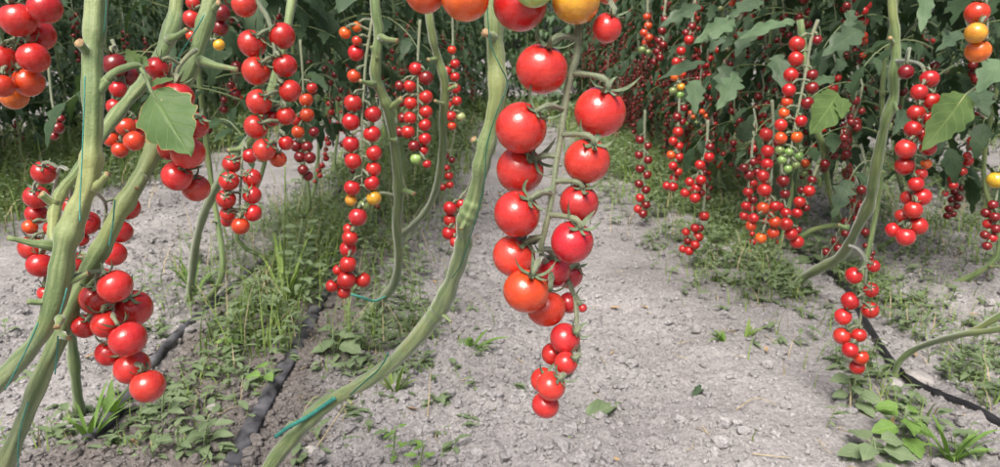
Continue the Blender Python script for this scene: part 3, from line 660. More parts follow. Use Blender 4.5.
truss('red truss leaning away below the small green fruit, low over the weeds', 1.65,
  [(781, 160), (782, 185), (785, 205), (792, 235)],
  [(783, 181, 13, 'd', .2), (785, 194, 10, 'd'), (779, 206, 10, 'r'), (786, 213, 11, 'r'), (786, 224, 13.5, 'r', .3), (791, 234, 13, 'r', .3), (797, 242, 13.5, 'r', .3), (797, 230, 9, 'd', -.3)], rw=3, pw=2, seed=24)
truss('slim dark red truss just left of the orange footed truss', 1.8,
  [(754, 120), (752, 150), (749, 180), (746, 215)],
  [(753, 162, 9, 'd'), (749, 175, 10.5, 'd', .2), (744, 168, 9, 'd'), (752, 183, 9, 'r'), (748, 192, 10, 'r', .2), (746, 206, 10, 'r', .2), (744, 216, 9, 'r'), (753, 200, 9, 'd'), (757, 172, 9, 'd')], rw=2.5, pw=1.8, seed=25)
truss('three red fruit in a short bunch above the bushy weed patch', 1.85,
  [(818, 165), (812, 180), (805, 200)], [(809, 191, 12, 'r', .2), (799.5, 202, 12, 'r', .2), (797, 213, 11, 'r', .2), (812, 180, 9, 'd'), (806, 208, 8, 'd')], rw=2.5, pw=1.8, seed=26)
truss('lowest little red truss hanging above the weeds along the far row', 2.1,
  [(704, 180), (704, 205), (697, 225), (691, 245)],
  [(704, 216, 10.5, 'r', .2), (695, 228, 9.5, 'r', .2), (686, 232, 8.5, 'r'), (698, 237, 10.5, 'r', .3), (695, 245, 9.5, 'r', .2), (689, 251, 9.5, 'r', .3), (683, 249, 8.5, 'r'), (688, 241, 8.5, 'd', -.3), (700, 228, 8, 'd', -.3)], rw=2.5, pw=1.6, seed=27)
truss('red truss above the lowest little truss of the far row', 2.0,
  [(708, 120), (706, 150), (699, 170), (692, 195)],
  [(709, 157, 11, 'r', .2), (700, 165, 10.5, 'r', .2), (710, 147, 9, 'd'), (701, 180, 10.5, 'r', .2), (690, 182, 10, 'r'), (696.5, 188, 10.5, 'r', .2), (695, 198, 11, 'r', .3), (685, 193, 9.5, 'r'), (701, 193, 9, 'd', -.3)], rw=2.5, pw=1.6, seed=28)
truss('straight red truss with one orange fruit, in the shaded far row', 2.2,
  [(680, 80), (679, 110), (677, 145), (673, 185)],
  [(677, 117, 9, 'd'), (678, 132, 11, 'r', .2), (673, 141, 9, 'r'), (671, 155, 9, 'o', .2), (679, 146, 9, 'r'), (679, 157, 9, 'r'), (673, 166, 9, 'r', .2), (678, 172, 9, 'r'), (674, 178, 9, 'r'), (673, 187, 10, 'r', .2), (667, 186, 9, 'r'), (682, 122, 8, 'd'), (684, 108, 8, 'd')], rw=2.5, pw=1.6, seed=29)
truss('dark red truss with green fruit at its foot among the grey green leaves', 2.2,
  [(695, 0), (691, 28), (683, 52), (677, 85)],
  [(692, 27, 9, 'd'), (689, 40, 10, 'r', .2), (681, 51, 9.5, 'r', .2), (686, 33, 8, 'd'), (676, 62, 9, 'r'), (683, 61, 8, 'd'), (675, 77, 9, 'o'), (682, 74, 8, 'a'), (681, 87, 8, 'y'), (673, 91, 8.5, 'n'), (680, 95, 8, 'n')], rw=2.5, pw=1.6, seed=30)
truss('orange red truss with a green fruit at its foot, nearest the biggest truss', 2.4,
  [(648, -5), (647, 20), (646, 45)],
  [(647, 17, 8, 'a'), (648, 26, 8.5, 'a'), (644, 33, 8.5, 'a'), (649, 38, 8, 'a'), (646, 43, 8.5, 'a'), (642, 50, 8, 'n'), (648, 52, 7, 'n')], rw=2.3, pw=1.5, seed=31)
truss('dim red truss close behind the orange red one with the green foot', 2.5,
  [(666, 0), (662, 30), (657, 62)], [(665, 20, 8, 'd'), (662, 31, 8.5, 'd'), (659, 41, 8.5, 'd'), (663, 45, 8, 'd'), (657, 52, 8.5, 'd'), (654, 62, 8, 'd'), (660, 58, 8, 'd')], rw=2.3, pw=1.5, seed=32)
truss('hanging dark red column ending low over the path edge grass', 2.6,
  [(645, 110), (644, 150), (642, 210)],
  [(640, 140, 9, 'd'), (648, 146, 8, 'd'), (639, 155, 9, 'd'), (648, 160, 9, 'd'), (640, 169, 9, 'd'), (647, 175, 9, 'd'), (639, 184, 9, 'd'), (646, 190, 9, 'd'), (640, 198, 9, 'r'), (646, 205, 9, 'd'), (638, 209, 9, 'r'), (643, 214, 9, 'd')], rw=2.3, pw=1.5, seed=33)
truss('single yellow fruit with dark red fruit below, cut by the edge of the view', 1.3,
  [(1004, 130), (1001, 165), (996, 200), (990, 240)],
  [(996, 180, 17, 'y', .4), (993, 205, 10, 'd'), (986, 213, 10, 'd'), (995, 217, 10, 'd'), (988, 224, 10, 'r'), (996, 229, 10, 'd'), (985, 235, 9, 'd'), (992, 238, 10, 'r'), (987, 246, 9, 'd')], rw=3, pw=2, seed=34)
truss('very dark red slanting truss before the bright bare ground', 2.3,
  [(962, 150), (958, 185), (950, 215)], [(961, 188, 8, 'd'), (955, 192, 8, 'd'), (959, 198, 8, 'd'), (952, 200, 8, 'd'), (956, 206, 8, 'd'), (949, 209, 8, 'd'), (953, 214, 7, 'd'), (947, 216, 7, 'd')], rw=2, pw=1.4, seed=35)
truss('lone dark red fruit pair on a drooping stalk over the grassy far bank', 2.2,
  [(48, 60), (52, 100), (57, 122)], [(58, 128, 12, 'd', .2), (54, 136, 9, 'd'), (61, 119, 8, 'd')], rw=3, pw=2, seed=36)

# ------------------------------------------------------------------ rows of plants behind, each with hanging trusses
def vine_mesh(seed, h=1.6, rad=.008):
    r = random.Random(seed); b = MB()
    P = [(r.uniform(-.12, .12), r.uniform(-.25, .05), -.03), (r.uniform(-.06, .06), r.uniform(-.1, .02), .10), (r.uniform(-.03, .03), 0, .32), (r.uniform(-.03, .03), 0, .6), (0, 0, 1.0), (0, 0, h)]
    p = [Vector(q) for q in crom(P, 5)]; b.tube(p, bumpy([rad*(1.15-.4*i/len(p)) for i in range(len(p))], r), 8)
    for k in range(4):
        i = r.randrange(4, 16); a = r.random()*6.28; q = p[i]
        b.tube([q, q+Vector((math.cos(a)*.025, math.sin(a)*.025, .008))], [.004, .0028], 5, capmi=1)
    return b.mesh('stem', [M['vine'], M['cut']])
VINE = [vine_mesh(i) for i in range(6)]
FAR_SPOTS = []
def hang_truss(x, y, z, label, group, r, parts=True, dark=.6):
    if y > 4.3:
        FAR_SPOTS.append((x, y, z, r.random()*6.28)); return None
    n = r.randrange(6, 16); L = .27*n/12*r.uniform(.85, 1.2); e = None
    if not parts:
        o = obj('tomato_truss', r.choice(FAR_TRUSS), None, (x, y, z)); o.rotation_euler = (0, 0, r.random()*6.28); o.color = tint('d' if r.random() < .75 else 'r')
        return tag(o, label, 'tomato truss', group)
    e = empty('tomato_truss', (x, y, z), label, 'tomato truss', group)
    a0 = r.random()*6.28; b = MB(); lean = Vector((r.uniform(-.11, .11), r.uniform(-.08, .08), 0))
    rp = [lean*(t*t)+Vector((0, 0, -L*t-.03*t)) for t in [i/8 for i in range(9)]]
    b.tube([Vector((0, .04, .05))]+rp, [.003]+[.0026*(1-.5*i/8) for i in range(9)], 5)
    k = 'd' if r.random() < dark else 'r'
    tip = r.random()
    for i in range(n):
        t = (i+.6+r.uniform(-.35, .35))/n; R = .0138*(1-.22*t)*r.uniform(.72, 1.15)
        c = lean*(t*t)+Vector((0, 0, -L*t-.03)); a = a0+math.pi*(i % 2)+r.uniform(-.6, .6)
        c = c+Vector((math.cos(a), math.sin(a), 0))*(R*1.15)
        col = k
        if t > .8 and tip < .12: col = 'n' if t > .9 else 'o'
        elif t > .7 and tip < .2: col = 'a'
        q = Vector((0, 0, 1)).rotation_difference(Vector((-math.cos(a)*.6, -math.sin(a)*.6, .8)))
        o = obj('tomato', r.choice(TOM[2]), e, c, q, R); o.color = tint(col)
        b.tube([lean*(t*t)+Vector((0, 0, -L*t+.012)), c+Vector((-math.cos(a)*.6, -math.sin(a)*.6, .8))*R], [.0012, .0012], 4)
    obj('stalk', b.mesh('stalk', [M['stalk']]), e)
    return e
def far_truss_mesh(seed):
    r = random.Random(seed); n = 12; L = .26; b = MB(); base = TOM[2][0]
    vs = [v.co.copy() for v in base.vertices]; fs = [tuple(p.vertices) for p in base.polygons]
    for i in range(n):
        t = (i+.6)/n; R = .0135*(1-.18*t); a = math.pi*(i % 2)+r.uniform(-.7, .7)
        c = Vector((math.cos(a)*R*1.15, math.sin(a)*R*1.15, -L*t-.03)); o = len(b.v)
        b.v += [c+v*R for v in vs]
        for f in fs: b.face(tuple(o+k for k in f), tuple((0, 0) for _ in f))
    b.tube([(0, 0, .08), (0, 0, -L)], [.0025, .0015], 5, mi=1)
    return b.mesh('tomato_truss', [M['tomato'], M['stalk']])
FAR_TRUSS = [far_truss_mesh(i) for i in range(4)]
def row(x0, y0, y1, step, fols, plabel, tlabel, pg, tg, seed, ntr, jx=.05, zlo=.2, zhi=.75, near=2.9, side=0, dark=.6, skip=()):
    r = random.Random(seed); y = y0
    while y < y1:
        if not any(a < y < b_ for a, b_ in skip):
            x = x0+r.uniform(-jx, jx); gz = lowz(x, y)
            e = empty('tomato_plant', (x, y, gz), plabel, 'tomato plant', pg)
            v = obj('stem', r.choice(VINE), e); v.rotation_euler = (0, 0, 0)
            f = obj('foliage', r.choice(fols), e); f.rotation_euler = (0, 0, r.random()*6.28); f.scale = (1, 1, r.uniform(.92, 1.06))
            for k in range(ntr):
                s = side if side else r.choice((-1, 1))
                hang_truss(x+s*r.uniform(.04, .17), y+r.uniform(-.15, .15), r.uniform(zlo, zhi)+.18, tlabel, tg, r, y < near, dark)
        y += step*r.uniform(.85, 1.15)
row(-.74, 1.75, 8.5, .38, FOL, 'leafy tomato plant standing along the dusty hose behind the front stems', 'red truss hanging in the shade of the leafy plants along the dusty hose', 'leafy plants along the dusty hose', 'shaded trusses along the dusty hose', 101, 2, near=2.9)
row(-.44, 2.75, 8.5, .5, FOL, 'leafy tomato plant at the path edge beyond the slim bent stem', 'red truss over the path edge beyond the slim bent stem', 'leafy plants at the path edge', 'trusses over the path edge', 102, 2, near=3.4)
row(1.02, 1.95, 9, .34, FOL_LOW, 'leafy tomato plant of the shaded row across the path', 'dark red truss in the shaded row across the path', 'plants of the row across the path', 'trusses of the row across the path', 103, 9, near=3.2, side=-1, zlo=.12, zhi=.8, dark=.8)
row(1.28, 1.9, 9, .45, FOL_LOW, 'leafy tomato plant behind the row across the path', 'dark truss among leaves behind the row across the path', 'plants behind the row across the path', 'trusses behind the row across the path', 104, 4, near=2.4, dark=.85)
row(2.15, 1.9, 9, .5, FOL_LOW, 'leafy tomato plant in the row beyond the second strip of bare soil', 'dark truss in the row beyond the second strip of bare soil', 'plants beyond the second strip of soil', 'trusses beyond the second strip of soil', 105, 3, near=2.6, dark=.9)
row(3.9, 2.8, 10, .55, FOL_FAR, 'bushy tomato plant past the bright ground', 'dark truss past the bright ground', 'plants past the bright ground', 'trusses past the bright ground', 106, 1, near=0, dark=1)
row(-2.4, 2.1, 10, .36, FOL_LOW, 'dark leafy tomato plant on the grassy bank behind the thick twine tied stem', 'dark red truss on the grassy bank behind the thick twine tied stem', 'plants on the grassy bank', 'trusses on the grassy bank', 107, 2, near=0, dark=.9, zlo=.25)
row(-2.85, 2.3, 10, .34, FOL_FAR, 'bushy dark tomato plant at the back of the grassy bank', 'dark truss at the back of the grassy bank', 'plants at the back of the grassy bank', 'trusses at the back of the grassy bank', 108, 1, near=0, dark=1)
row(-3.5, 2.6, 10, .36, FOL_FAR, 'dark bushy tomato plant farthest behind the grassy bank', 'dark truss farthest behind the grassy bank', 'plants farthest behind the grassy bank', 'trusses farthest behind the grassy bank', 109, 0, near=0, dark=1)
fm = []; fv = []; ff = []; fi = []; off = 0
for me in FAR_TRUSS:
    v = np.zeros(len(me.vertices)*3); me.vertices.foreach_get('co', v)
    tri = [(tuple(p.vertices), p.material_index) for p in me.polygons]; fm.append((v.reshape(-1, 3), tri))
for i, (x, y, z, a) in enumerate(FAR_SPOTS):
    v, tri = fm[i % 4]; c_, s_ = math.cos(a), math.sin(a)
    fv += [(p[0]*c_-p[1]*s_+x, p[0]*s_+p[1]*c_+y, p[2]+z) for p in v]
    ff += [tuple(off+k for k in t) for t, _ in tri]; fi += [m for _, m in tri]; off += len(v)
me = bpy.data.meshes.new('far_trusses'); me.from_pydata(fv, [], ff); me.materials.append(M['tomato']); me.materials.append(M['stalk'])
me.polygons.foreach_set('material_index', fi); me.polygons.foreach_set('use_smooth', [True]*len(ff)); me.update()
o = obj('far_trusses', me); o.color = (.22, .010, .011, 1); tag(o, 'curtain of tiny dark red trusses far along the rows', 'tomato trusses', None, 'stuff')  # red darkened in colour for the shade of the far rows
# bushes that close the end of the path, distance haze put into their leaf colour
FOL_END = [foliage_mesh(70+i, .05, 1.9, 44, .09, .30, 'foliage_pale') for i in range(2)]
rr = random.Random(9)
for i in range(17):
    x = -.85+i*.14; y = 7.5+rr.uniform(-.4, .6)
    e = empty('bush', (x, y, 0), 'pale grey green leafy bush closing the far end of the path', 'bush', 'bushes closing the end of the path')
    obj('stem', VINE[i % 6], e); f = obj('foliage', FOL_END[i % 2], e); f.rotation_euler = (0, 0, rr.random()*6)

# far-off hedge of leaves all round the back of the field
hb = MB(); rr = random.Random(4)
for i in range(5200):
    a = rr.uniform(-1.15, 1.15); dd = rr.uniform(11.5, 13.5); p = Vector((math.sin(a)*dd, math.cos(a)*dd, rr.random()**.8*3.4))
    d_ = Vector((rr.uniform(-1, 1), rr.uniform(-1, 1), rr.uniform(-1, .3)))
    ln = rr.uniform(.2, .42); add_leaf(hb, p, d_, Vector((rr.uniform(-1, 1), rr.uniform(-1, 0), rr.uniform(.2, 1))), ln, ln*.6, 4, seed=i, lobes=2)
hd = obj('far_foliage', hb.mesh('far_foliage', [M['foliage']])); tag(hd, 'dark mass of leaves far behind the rows', 'foliage', None, 'stuff')

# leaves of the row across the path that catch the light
def lit_leaf(pts, w, mat, seed, nrm=(0, 0, .6)):
    near_leaf(P5, pts[0], pts[1], w, VIEW+Vector(nrm), mat, seed, droop=.25, depth=.4, lobes=3.5, fold=.22, ripple=.03)
for i, (bx, by, tx, ty, d, w) in enumerate([(735, 20, 700, 35, 1.5, .05), (725, 65, 727, 100, 1.5, .055), (720, 25, 715, 45, 1.5, .05), (795, 22, 742, 26, 1.35, .035), (752, 30, 737, 48, 1.5, .045), (700, 5, 664, 20, 1.6, .04),
      (738, 75, 722, 102, 1.45, .05), (775, 55, 787, 85, 1.5, .05), (705, 62, 660, 70, 1.7, .04), (694, 80, 697, 108, 1.6, .05), (860, 30, 830, 47, 1.4, .055), (850, 10, 852, 28, 1.5, .03), (925, -5, 927, 22, 1.2, .03), (962, 33, 945, 40, 1.2, .03),
      (975, 90, 990, 108, 1.2, .045), (835, 80, 812, 78, 1.6, .03), (740, 140, 752, 118, 1.7, .05), (845, 60, 838, 68, 1.5, .03), (1000, 60, 985, 80, 1.1, .05), (760, 0, 735, 8, 1.4, .045), (905, 110, 900, 128, 1.3, .03)]):
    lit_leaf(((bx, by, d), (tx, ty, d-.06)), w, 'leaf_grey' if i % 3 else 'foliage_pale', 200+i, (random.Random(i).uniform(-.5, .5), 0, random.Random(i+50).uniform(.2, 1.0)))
near_leaf(P0, (362, -28, 1.0), (337, 12, .95), .045, VIEW+Vector((.1, 0, .4)), 'leaf_grey', 300, droop=.05, depth=.1, label='grey green leaf tip hanging from above')

# ------------------------------------------------------------------ grass and weeds
def grass(name, label, strips, seed):
    r = random.Random(seed); b = MB(); nm = r.normalvariate
    for (x, sx, y0, y1, n, h, bias) in strips:
        for _ in range(int(n*1.7)):
            y = y0+(y1-y0)*r.random()**bias; px = x+nm(0, sx)
            if r.random() > .25+1.3*float(vnoise(np.array([px*5+4]), np.array([y*3.1+seed]), 77)[0])**1.5: continue
            if y < 2.2 and min(abs(px+.405+.03*(y-1)), abs(px+.69+.04*(y-1.3)), abs(px-.85-.08*(y-1.2))-.02) < .03: continue
            z = lowz(px, y); a = r.random()*6.28; L = h*r.uniform(.35, 1.15); w = r.uniform(.0012, .0026)*max(1, y/2.2)
            d = Vector((math.cos(a), math.sin(a), 0)); s_ = Vector((-d.y, d.x, 0)); q = Vector((px, y, z-.004)); bend = r.uniform(.2, 1.0)
            if r.random() < .62:
                rows = []; uv = []
                for i in range(4):
                    t = i/3; c = q+d*(L*bend*t*t*.8)+Vector((0, 0, L*t*(1-.35*bend*t))); ww = w*(1-t*.96)
                    rows.append([c-s_*ww, c+s_*ww]); uv.append([(.3, t), (.7, t)])
                b.grid(rows, uv, 2 if r.random() < .14 else 0)
            else:
                k = r.randrange(3, 7); top = q+Vector((0, 0, L*.6))+d*L*.15
                b.tube([q, top], [.0009, .0006], 3, cap=False)
                for j in range(k):
                    aa = r.random()*6.28; pp = q.lerp(top, .25+.75*(j+1)/k); ln = r.uniform(.012, .036)*max(1, y/2.4)
                    add_leaf(b, pp, Vector((math.cos(aa), math.sin(aa), r.uniform(-.1, .6))), Vector((0, 0, 1)), ln, ln*r.uniform(.3, .6), 3, seed=j, lobes=1, depth=.05, mi=1)
    o = obj(name, b.mesh(name, [M['grass'], M['weed_grey'], M['straw']])); tag(o, label, 'grass', None, 'stuff')
grass('grass', 'thin green grass and small weeds growing along the foot of the rows', [
    (-.66, .10, 1.0, 3.2, 700, .07, 1.0), (-.47, .15, 1.4, 4.0, 1900, .19, 1.1), (-.62, .14, 1.45, 3.0, 900, .18, 1.1), (-.55, .14, 1.0, 1.6, 260, .06, 1), (-.40, .12, 3, 9, 2200, .16, 1), (-.75, .12, 2.0, 9, 1800, .16, 1), (-.2, .09, 1.0, 1.7, 160, .05, 1),
    (.95, .14, 1.0, 3.4, 2700, .09, 1.0), (.85, .17, 1.7, 4.2, 1700, .11, 1.0), (.92, .2, 3.0, 9, 4200, .17, 1.0), (1.6, .2, 1.8, 7, 2400, .13, 1.1), (2.2, .2, 2, 9, 2600, .15, 1), (.72, .08, 1.6, 2.6, 260, .05, 1),
    (-2.15, .2, 2.2, 9, 7500, .22, 1.3), (-2.6, .25, 2.2, 9, 5000, .3, 1.3), (-3.2, .3, 2.6, 10, 3000, .3, 1.2), (3.8, .3, 2.5, 10, 2000, .2, 1), (.2, .7, 6.7, 8.2, 2600, .25, 1), (-.25, .07, 1.3, 1.6, 120, .06, 1)], 8)
def weed(label, px, py, kind, h, seed, lean=(0, 0), mat='weed', n=7, size=.03):
    r = random.Random(seed); p = gnd(px, py); p.z = lowz(p.x, p.y)-.003
    e = empty('weed', p, label, 'weed', 'weeds on the soil')
    if kind == 'tuft':
        for i in range(n):
            b = MB(); a = r.random()*6.28; d = Vector((math.cos(a), math.sin(a), 0))+Vector((lean[0], lean[1], 0)); L = h*r.uniform(.6, 1.2); s_ = Vector((-d.y, d.x, 0)).normalized(); w = size*r.uniform(.08, .16); bend = r.uniform(.4, 1)
            rows = []; uv = []
            for k in range(7):
                t = k/6; c = d*(L*t*.75*bend)+Vector((0, 0, L*(t-.6*bend*t*t))); ww = w*math.sin(math.pi*(.2+.8*t))+.0002
                rows.append([c-s_*ww+Vector((0, 0, ww*.5)), c, c+s_*ww+Vector((0, 0, ww*.5))]); uv.append([(.2, t), (.5, t), (.8, t)])
            b.grid(rows, uv); obj('blade', b.mesh('blade', [M[mat]]), e)
        return e
    top = Vector((lean[0], lean[1], 1))*h
    st = [Vector((0, 0, 0)), top*.4+Vector((r.uniform(-.1, .1)*h, 0, 0)), top]
    b = MB(); b.tube([Vector(q) for q in crom([tuple(s) for s in st], 4)], [.0017]*9, 5); obj('stem', b.mesh('stem', [M['vine']]), e)
    for i in range(n):
        t = (i+1)/n; pp = top*t*.95; a = i*2.4+r.uniform(-.4, .4); ln = size*r.uniform(.7, 1.15)*(1.15-.35*t); b = MB()
        d = Vector((math.cos(a), math.sin(a), .25 if kind == 'upright' else -.02)); q = pp+d*ln*.3
        b.tube([pp, q], [.0008, .0007], 4, mi=1, cap=False)
        add_leaf(b, q, d, Vector((r.uniform(-.2, .2), -.35, 1)), ln, ln*(.42 if kind == 'upright' else .75), 12, (-1, -.5, 0, .5, 1), seed+i, lobes=3 if kind == 'broad' else 1, depth=.18 if kind == 'broad' else .03, fold=.2, droop=.2, ripple=.02)
        obj('leaf', b.mesh('leaf', [M[mat], M['vine']]), e)
    return e
weed('grassy weed tuft with wide blades at the foot of the upright stem base', 90, 445, 'tuft', .12, 1, (.4, 0), 'weed', 12, .032)
weed('second grassy tuft bending over the dark soil below the close red bunch', 110, 420, 'tuft', .10, 2, (.5, .1), 'weed', 7, .05)
weed('upright leafy weed on the dark soil directly below the close red bunch', 165, 425, 'upright', .075, 3, (.1, 0), 'weed_grey', 14, .035)
weed('leafy weed at the near edge of the dark soil beside the dusty hose', 205, 448, 'upright', .07, 4, (.2, 0), 'weed_grey', 12, .04)
weed('small weed sprouting between the upright leafy weeds on the dark soil', 185, 455, 'upright', .05, 14, (-.2, 0), 'weed_grey', 9, .035)
weed('bright green round leaved weed between the two drip hoses', 267, 385, 'broad', .05, 5, (0, 0), 'weed', 7, .042)
weed('tiny bright seedling with a few round leaves on dark soil near the first hose', 228, 352, 'broad', .045, 6, (0, 0), 'weed', 6, .026)
weed('tiny seedling with narrow leaves just in front of the round leaved seedling', 205, 375, 'upright', .03, 16, (0, 0), 'weed', 7, .022)
weed('dull grey green broad weed growing over the dusty hose below the curved bunch', 335, 358, 'broad', .07, 7, (0, 0), 'weed_grey', 10, .055)
weed('slim weed at the near edge of the crumbly soil beside the diagonal stem', 397, 462, 'upright', .075, 8, (0, 0), 'weed', 9, .022)
weed('second slim weed near the crumbly soil, closest to the biggest truss', 418, 468, 'upright', .055, 9, (.2, 0), 'weed', 8, .025)
weed('clump of thin grass on the crumbly soil by the diagonal stem', 395, 392, 'tuft', .11, 10, (.2, .1), 'grass', 12, .03)
weed('wilted green sprig lying on the crumbly soil left of the biggest truss', 470, 352, 'tuft', .07, 11, (.9, -.1), 'weed', 6, .06)
weed('broad leaved pale weed sprawling in front of the low red bunch', 850, 404, 'broad', .07, 12, (0, -.1), 'weed_grey', 10, .042)
weed('tall broad leaved weed beside the white stones and the black hose', 905, 440, 'broad', .07, 13, (-.1, 0), 'weed', 10, .046)
weed('low grey leaved weed at the near corner beside the black hose', 870, 462, 'broad', .05, 15, (0, 0), 'weed_grey', 9, .055)
weed('grassy weed with long drooping blades past the black hose', 950, 462, 'tuft', .11, 17, (.2, 0), 'weed', 12, .04)
weed('thin grass tuft at the path edge in front of the leafy weed strip', 725, 340, 'tuft', .045, 18, (-1.0, 0), 'weed', 12, .03)
weed('long pale sprig lying along the path edge', 745, 338, 'tuft', .06, 19, (1.3, 0), 'grass', 6, .03)
weed('bushy grey green weed under the forked thin stem', 815, 268, 'broad', .13, 20, (0, 0), 'weed_grey', 18, .05)
weed('tall feathery weed under the long double row of tomatoes', 300, 300, 'upright', .22, 21, (.1, 0), 'weed_grey', 22, .05)
weed('tall thin grass clump leaning beside the first hose', 285, 310, 'tuft', .30, 22, (0, 0), 'grass', 16, .03)
weed('bushy weed in front of the tall thin grass clump', 260, 312, 'broad', .10, 23, (0, 0), 'weed_grey', 14, .045)
weed('grass clump at the foot of the thin curved stem', 195, 300, 'tuft', .13, 24, (.2, 0), 'weed', 14, .03)
# fallen leaf pieces
def fallen(label, base, tip, w, mat, seed, stem=None):
    a = gnd(*base); c = gnd(*tip); a.z = lowz(a.x, a.y)+.012; c.z = lowz(c.x, c.y)+.022
    e = empty('fallen_leaf', a, label, 'fallen leaf'); b = MB()
    add_leaf(b, Vector((0, 0, 0)), c-a, Vector((0, -.5, 1)), (c-a).length, w, 14, (-1, -.5, 0, .5, 1), seed, lobes=2.5, depth=.15, fold=.55, droop=.2, ripple=.05)
    obj('blade', b.mesh('blade', [M[mat]]), e)
    if stem:
        s = gnd(*stem); s.z = lowz(s.x, s.y)+.012; b = MB(); m_ = (s-a)*.5+Vector((0, 0, .008)); b.tube([Vector((0, 0, 0)), m_, s-a], [.002, .0025, .003], 6); obj('leaf_stalk', b.mesh('leaf_stalk', [M['vine']]), e)
    return e
f_ = fallen('torn green leaf with thick stalk lying on bare path near the biggest truss', (585, 412), (626, 396), .036, 'weed_grey', 1, (562, 445))
fallen('small grey green leaf lying on the smooth part of the path', (703, 383), (694, 392), .02, 'leaf_grey', 2)
fallen('dark green withered leaf beside the wilted sprig', (455, 348), (492, 356), .025, 'weed_grey', 3)
fallen('dry brown curled leaf on the path beyond the small red bunch', (438, 268), (458, 272), .02, 'cut', 4)
# dry sticks
def twig(label, P, w):
    p3 = []
    for (px, py, h) in P:
        q = gnd(px, py); q.z = lowz(q.x, q.y)+h; p3.append(q)
    b = MB(); p = [Vector(q)-p3[0] for q in crom([tuple(q) for q in p3], 4)]; b.tube(p, [w*(1-.5*i/len(p)) for i in range(len(p))], 5)
    o = obj('twig', b.mesh('twig', [M['straw']]), None, p3[0]); tag(o, label, 'twig')
twig('pale dry forked straw standing on the crumbly soil', [(424, 440, .0), (428, 415, .02), (431, 388, .045)], .0018)
twig('thin straw lying slantwise in front of the diagonal stem', [(303, 465, .01), (325, 440, .02), (350, 408, .03)], .0016)
twig('short dark dry twig on the path by the fallen sprig', [(515, 357, .012), (524, 362, .012)], .0015)
twig('dry straw bit in the rough soil before the low bunch', [(736, 410, .012), (756, 400, .015), (776, 408, .012)], .0012)
twig('thin straw half buried near the smooth part of the path', [(752, 455, .01), (790, 462, .012)], .0012)

b = MB(); rr = random.Random(21)
for i in range(420):
    y = .85+3.2*rr.random()**1.6; x = rr.uniform(-1.2, 1.5)*(.6+.25*y); z = lowz(x, y)+.014; a = rr.random()*6.28; L = rr.uniform(.012, .055); d = Vector((math.cos(a), math.sin(a), rr.uniform(-.15, .15)))
    p = Vector((x, y, z)); k = Vector((-d.y, d.x, 0))*L*rr.uniform(-.2, .2)
    if i % 4: b.tube([p, p+d*L*.5+k, p+d*L], [.0009, .0008, .0005], 4)
    else: add_leaf(b, p, d, Vector((rr.uniform(-.5, .5), rr.uniform(-.5, .5), 1)), L*.7, L*.3, 5, seed=i, lobes=1, fold=.5, droop=-.3, mi=1)
tag(obj('plant_litter', b.mesh('plant_litter', [M['straw'], M['cut']])), 'scattered bits of dry straw and leaf on the soil', 'plant litter', None, 'stuff')

# ------------------------------------------------------------------ hoses, stones, twine
def hose(label, P, w, mat, flat, lift):
    p3 = []
    for (px, py) in P:
        q = gnd(px, py); q.z = lowz(q.x, q.y)+lift; p3.append(q)
    dx = (p3[-1].x-p3[0].x)/(p3[-1].y-p3[0].y)*.5; e_ = p3[-1]
    for st in (.15, .4, .9, 1.6, 2.6, 4.0, 6.0): p3.append(Vector((e_.x+dx*min(st, 1.0), e_.y+st, lowz(e_.x+dx*min(st, 1.0), e_.y+st)+lift)))
    pre = p3[0]-(p3[1]-p3[0])*1.2; pre.z = lowz(pre.x, pre.y)+lift; p3 = [pre]+p3
    sm = [Vector(q) for q in crom([tuple(q) for q in p3], 8)]
    r = random.Random(2); b = MB(); b.tube([q-p3[0] for q in sm], [w*(1+.012*r.uniform(-1, 1)) for _ in sm], 12, flat=Vector((0, 0, 1)) if flat else None)
    o = obj('drip_hose', b.mesh('drip_hose', [M[mat]]), None, p3[0]); tag(o, label, 'drip hose', 'drip hoses')
hose('flat dusty grey drip hose on dark soil, crossing under the curved bunch', [(236, 460), (252, 428), (268, 398), (288, 366), (306, 334), (322, 304), (332, 286)], .0165, 'hose_dusty', True, .014)
hose('narrow grey drip hose passing behind the close red bunch', [(122, 412), (145, 385), (178, 346), (210, 316), (240, 288), (262, 268)], .0105, 'hose_dusty', False, .016)
hose('thin black drip hose beside the two white stones', [(1010, 438), (975, 417), (940, 398), (915, 383), (893, 366), (872, 336), (856, 312), (846, 292)], .0078, 'hose_black', False, .017)
import bmesh
def stone(label, px, py, s, seed):
    r = random.Random(seed); p = gnd(px, py); p.z = lowz(p.x, p.y)+s*.6
    bm = bmesh.new(); bmesh.ops.create_icosphere(bm, subdivisions=3, radius=1)
    ph = [r.random()*6 for _ in range(6)]
    for v in bm.verts:
        c = v.co; f = 1+.13*math.sin(c.x*2.3+ph[0])+.12*math.sin(c.y*2.9+ph[1])+.1*math.sin(c.z*3.1+ph[2])+.04*math.sin(c.x*7+c.y*5+ph[3])
        v.co = Vector((c.x*1.25, c.y*.95, c.z*.72))*f*s
    me = bpy.data.meshes.new('stone'); bm.to_mesh(me); bm.free(); me.materials.append(M['stone'])
    for q in me.polygons: q.use_smooth = True
    o = obj('stone', me, None, p); o.rotation_euler = (0, 0, r.random()*3); tag(o, label, 'stone', 'stones')
stone('rounded whitish stone at the foot of the low red bunch, beside the black hose', 893, 386, .020, 1)
stone('longer whitish stone lying on the far side of the black hose', 921, 379, .024, 2)
stone('grey stone in dark soil beside the dusty hose', 312, 452, .016, 4)
stone('light clod shaped stone at the foot of the leafy weeds under the close red bunch', 215, 412, .013, 5)
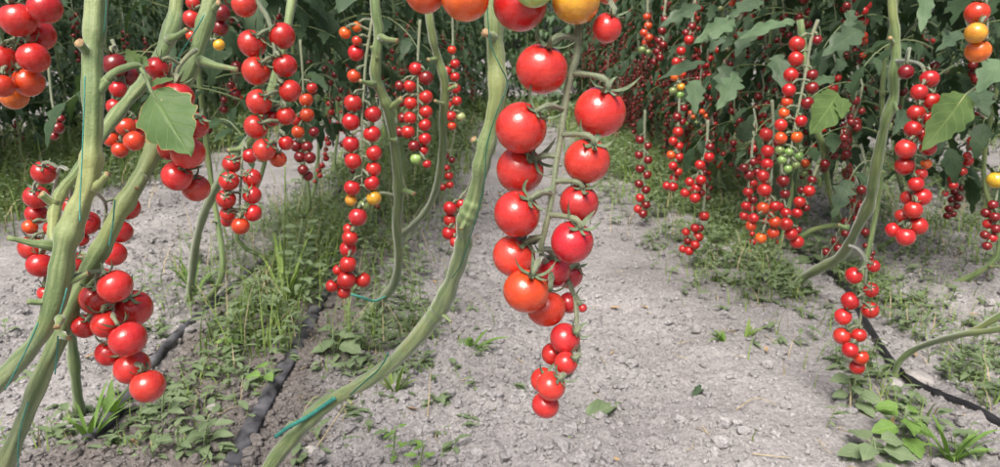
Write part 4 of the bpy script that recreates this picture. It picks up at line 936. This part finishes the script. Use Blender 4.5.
def twine(label, P, w, mat, flat=False):
    sm = crom([tuple(p) for p in P], 5); p3 = [at(*p) for p in sm]; b = MB()
    b.tube([q-p3[0] for q in p3], [w]*len(p3), 6, flat=VIEW if flat else None)
    o = obj('twine', b.mesh('twine', [M[mat]]), None, p3[0]); tag(o, label, 'twine', 'twine tied to the stems')
twine('teal twine running straight down the front of the stout upright stem', [(85, 76, .532), (84, 110, .53), (82, 160, .53), (80, 200, .526), (80, 222, .524)], .0005, 'twine')
twine('dark green twine at the top edge of the stout upright stem', [(106, -20, .54), (106, 10, .538), (104, 34, .54)], .0005, 'twine_dark')
twine('short teal twine on the stout stem where the close red bunch branches off', [(67, 288, .538), (64, 300, .537), (60, 314, .542)], .0006, 'twine')
twine('straight teal twine along the lower sloping end of the stout stem', [(38, 323, .552), (30, 342, .561), (18, 366, .575), (5, 390, .59)], .0006, 'twine')
twine('teal twine crossing the second thick stem above the close red bunch', [(115, 200, .578), (113, 222, .574), (109, 246, .57)], .0006, 'twine')
twine('teal twine on the second thick stem beside the upright stem base', [(58, 336, .585), (57, 352, .59), (55, 374, .598)], .0006, 'twine')
twine('lowest teal twine, on the foot of the second thick stem in the near corner', [(28, 402, .623), (21, 426, .635), (18, 450, .655), (19, 475, .68)], .0006, 'twine')
twine('taut teal twine slanting between the two thick stems, under the top edge', [(204, 15, .615), (196, 30, .62), (183, 50, .64), (173, 68, .66)], .0006, 'twine')
twine('dark green twine wound down the diagonal stem beside the biggest truss', [(486, -20, .58), (488, 20, .585), (491, 45, .588), (500, 66, .59), (507, 84, .60), (497, 112, .60), (487, 145, .61), (485, 175, .615), (482, 195, .625), (474, 225, .645), (462, 262, .68), (452, 278, .715)], .0005, 'twine_dark')
twine('dark green twine along the lower part of the diagonal stem', [(388, 352, .84), (384, 362, .845), (376, 372, .86), (362, 384, .885), (350, 395, .915)], .0009, 'twine_dark')
twine('bright teal strap lying against the foot of the diagonal stem', [(275, 437, 1.0), (287, 428, .98), (300, 421, .97), (312, 414, .96), (326, 404, .945), (335, 398, .935)], .0032, 'twine', True)
twine('short teal twine end below the curved bunch', [(350, 294, 1.6), (361, 297, 1.6), (374, 301, 1.62), (386, 296, 1.62)], .003, 'twine', True)
twine('pale green vertical twine hanging under the spidery truss', [(285, 165, 1.5), (285, 200, 1.52), (284, 250, 1.6), (284, 300, 1.78)], .0016, 'grass')
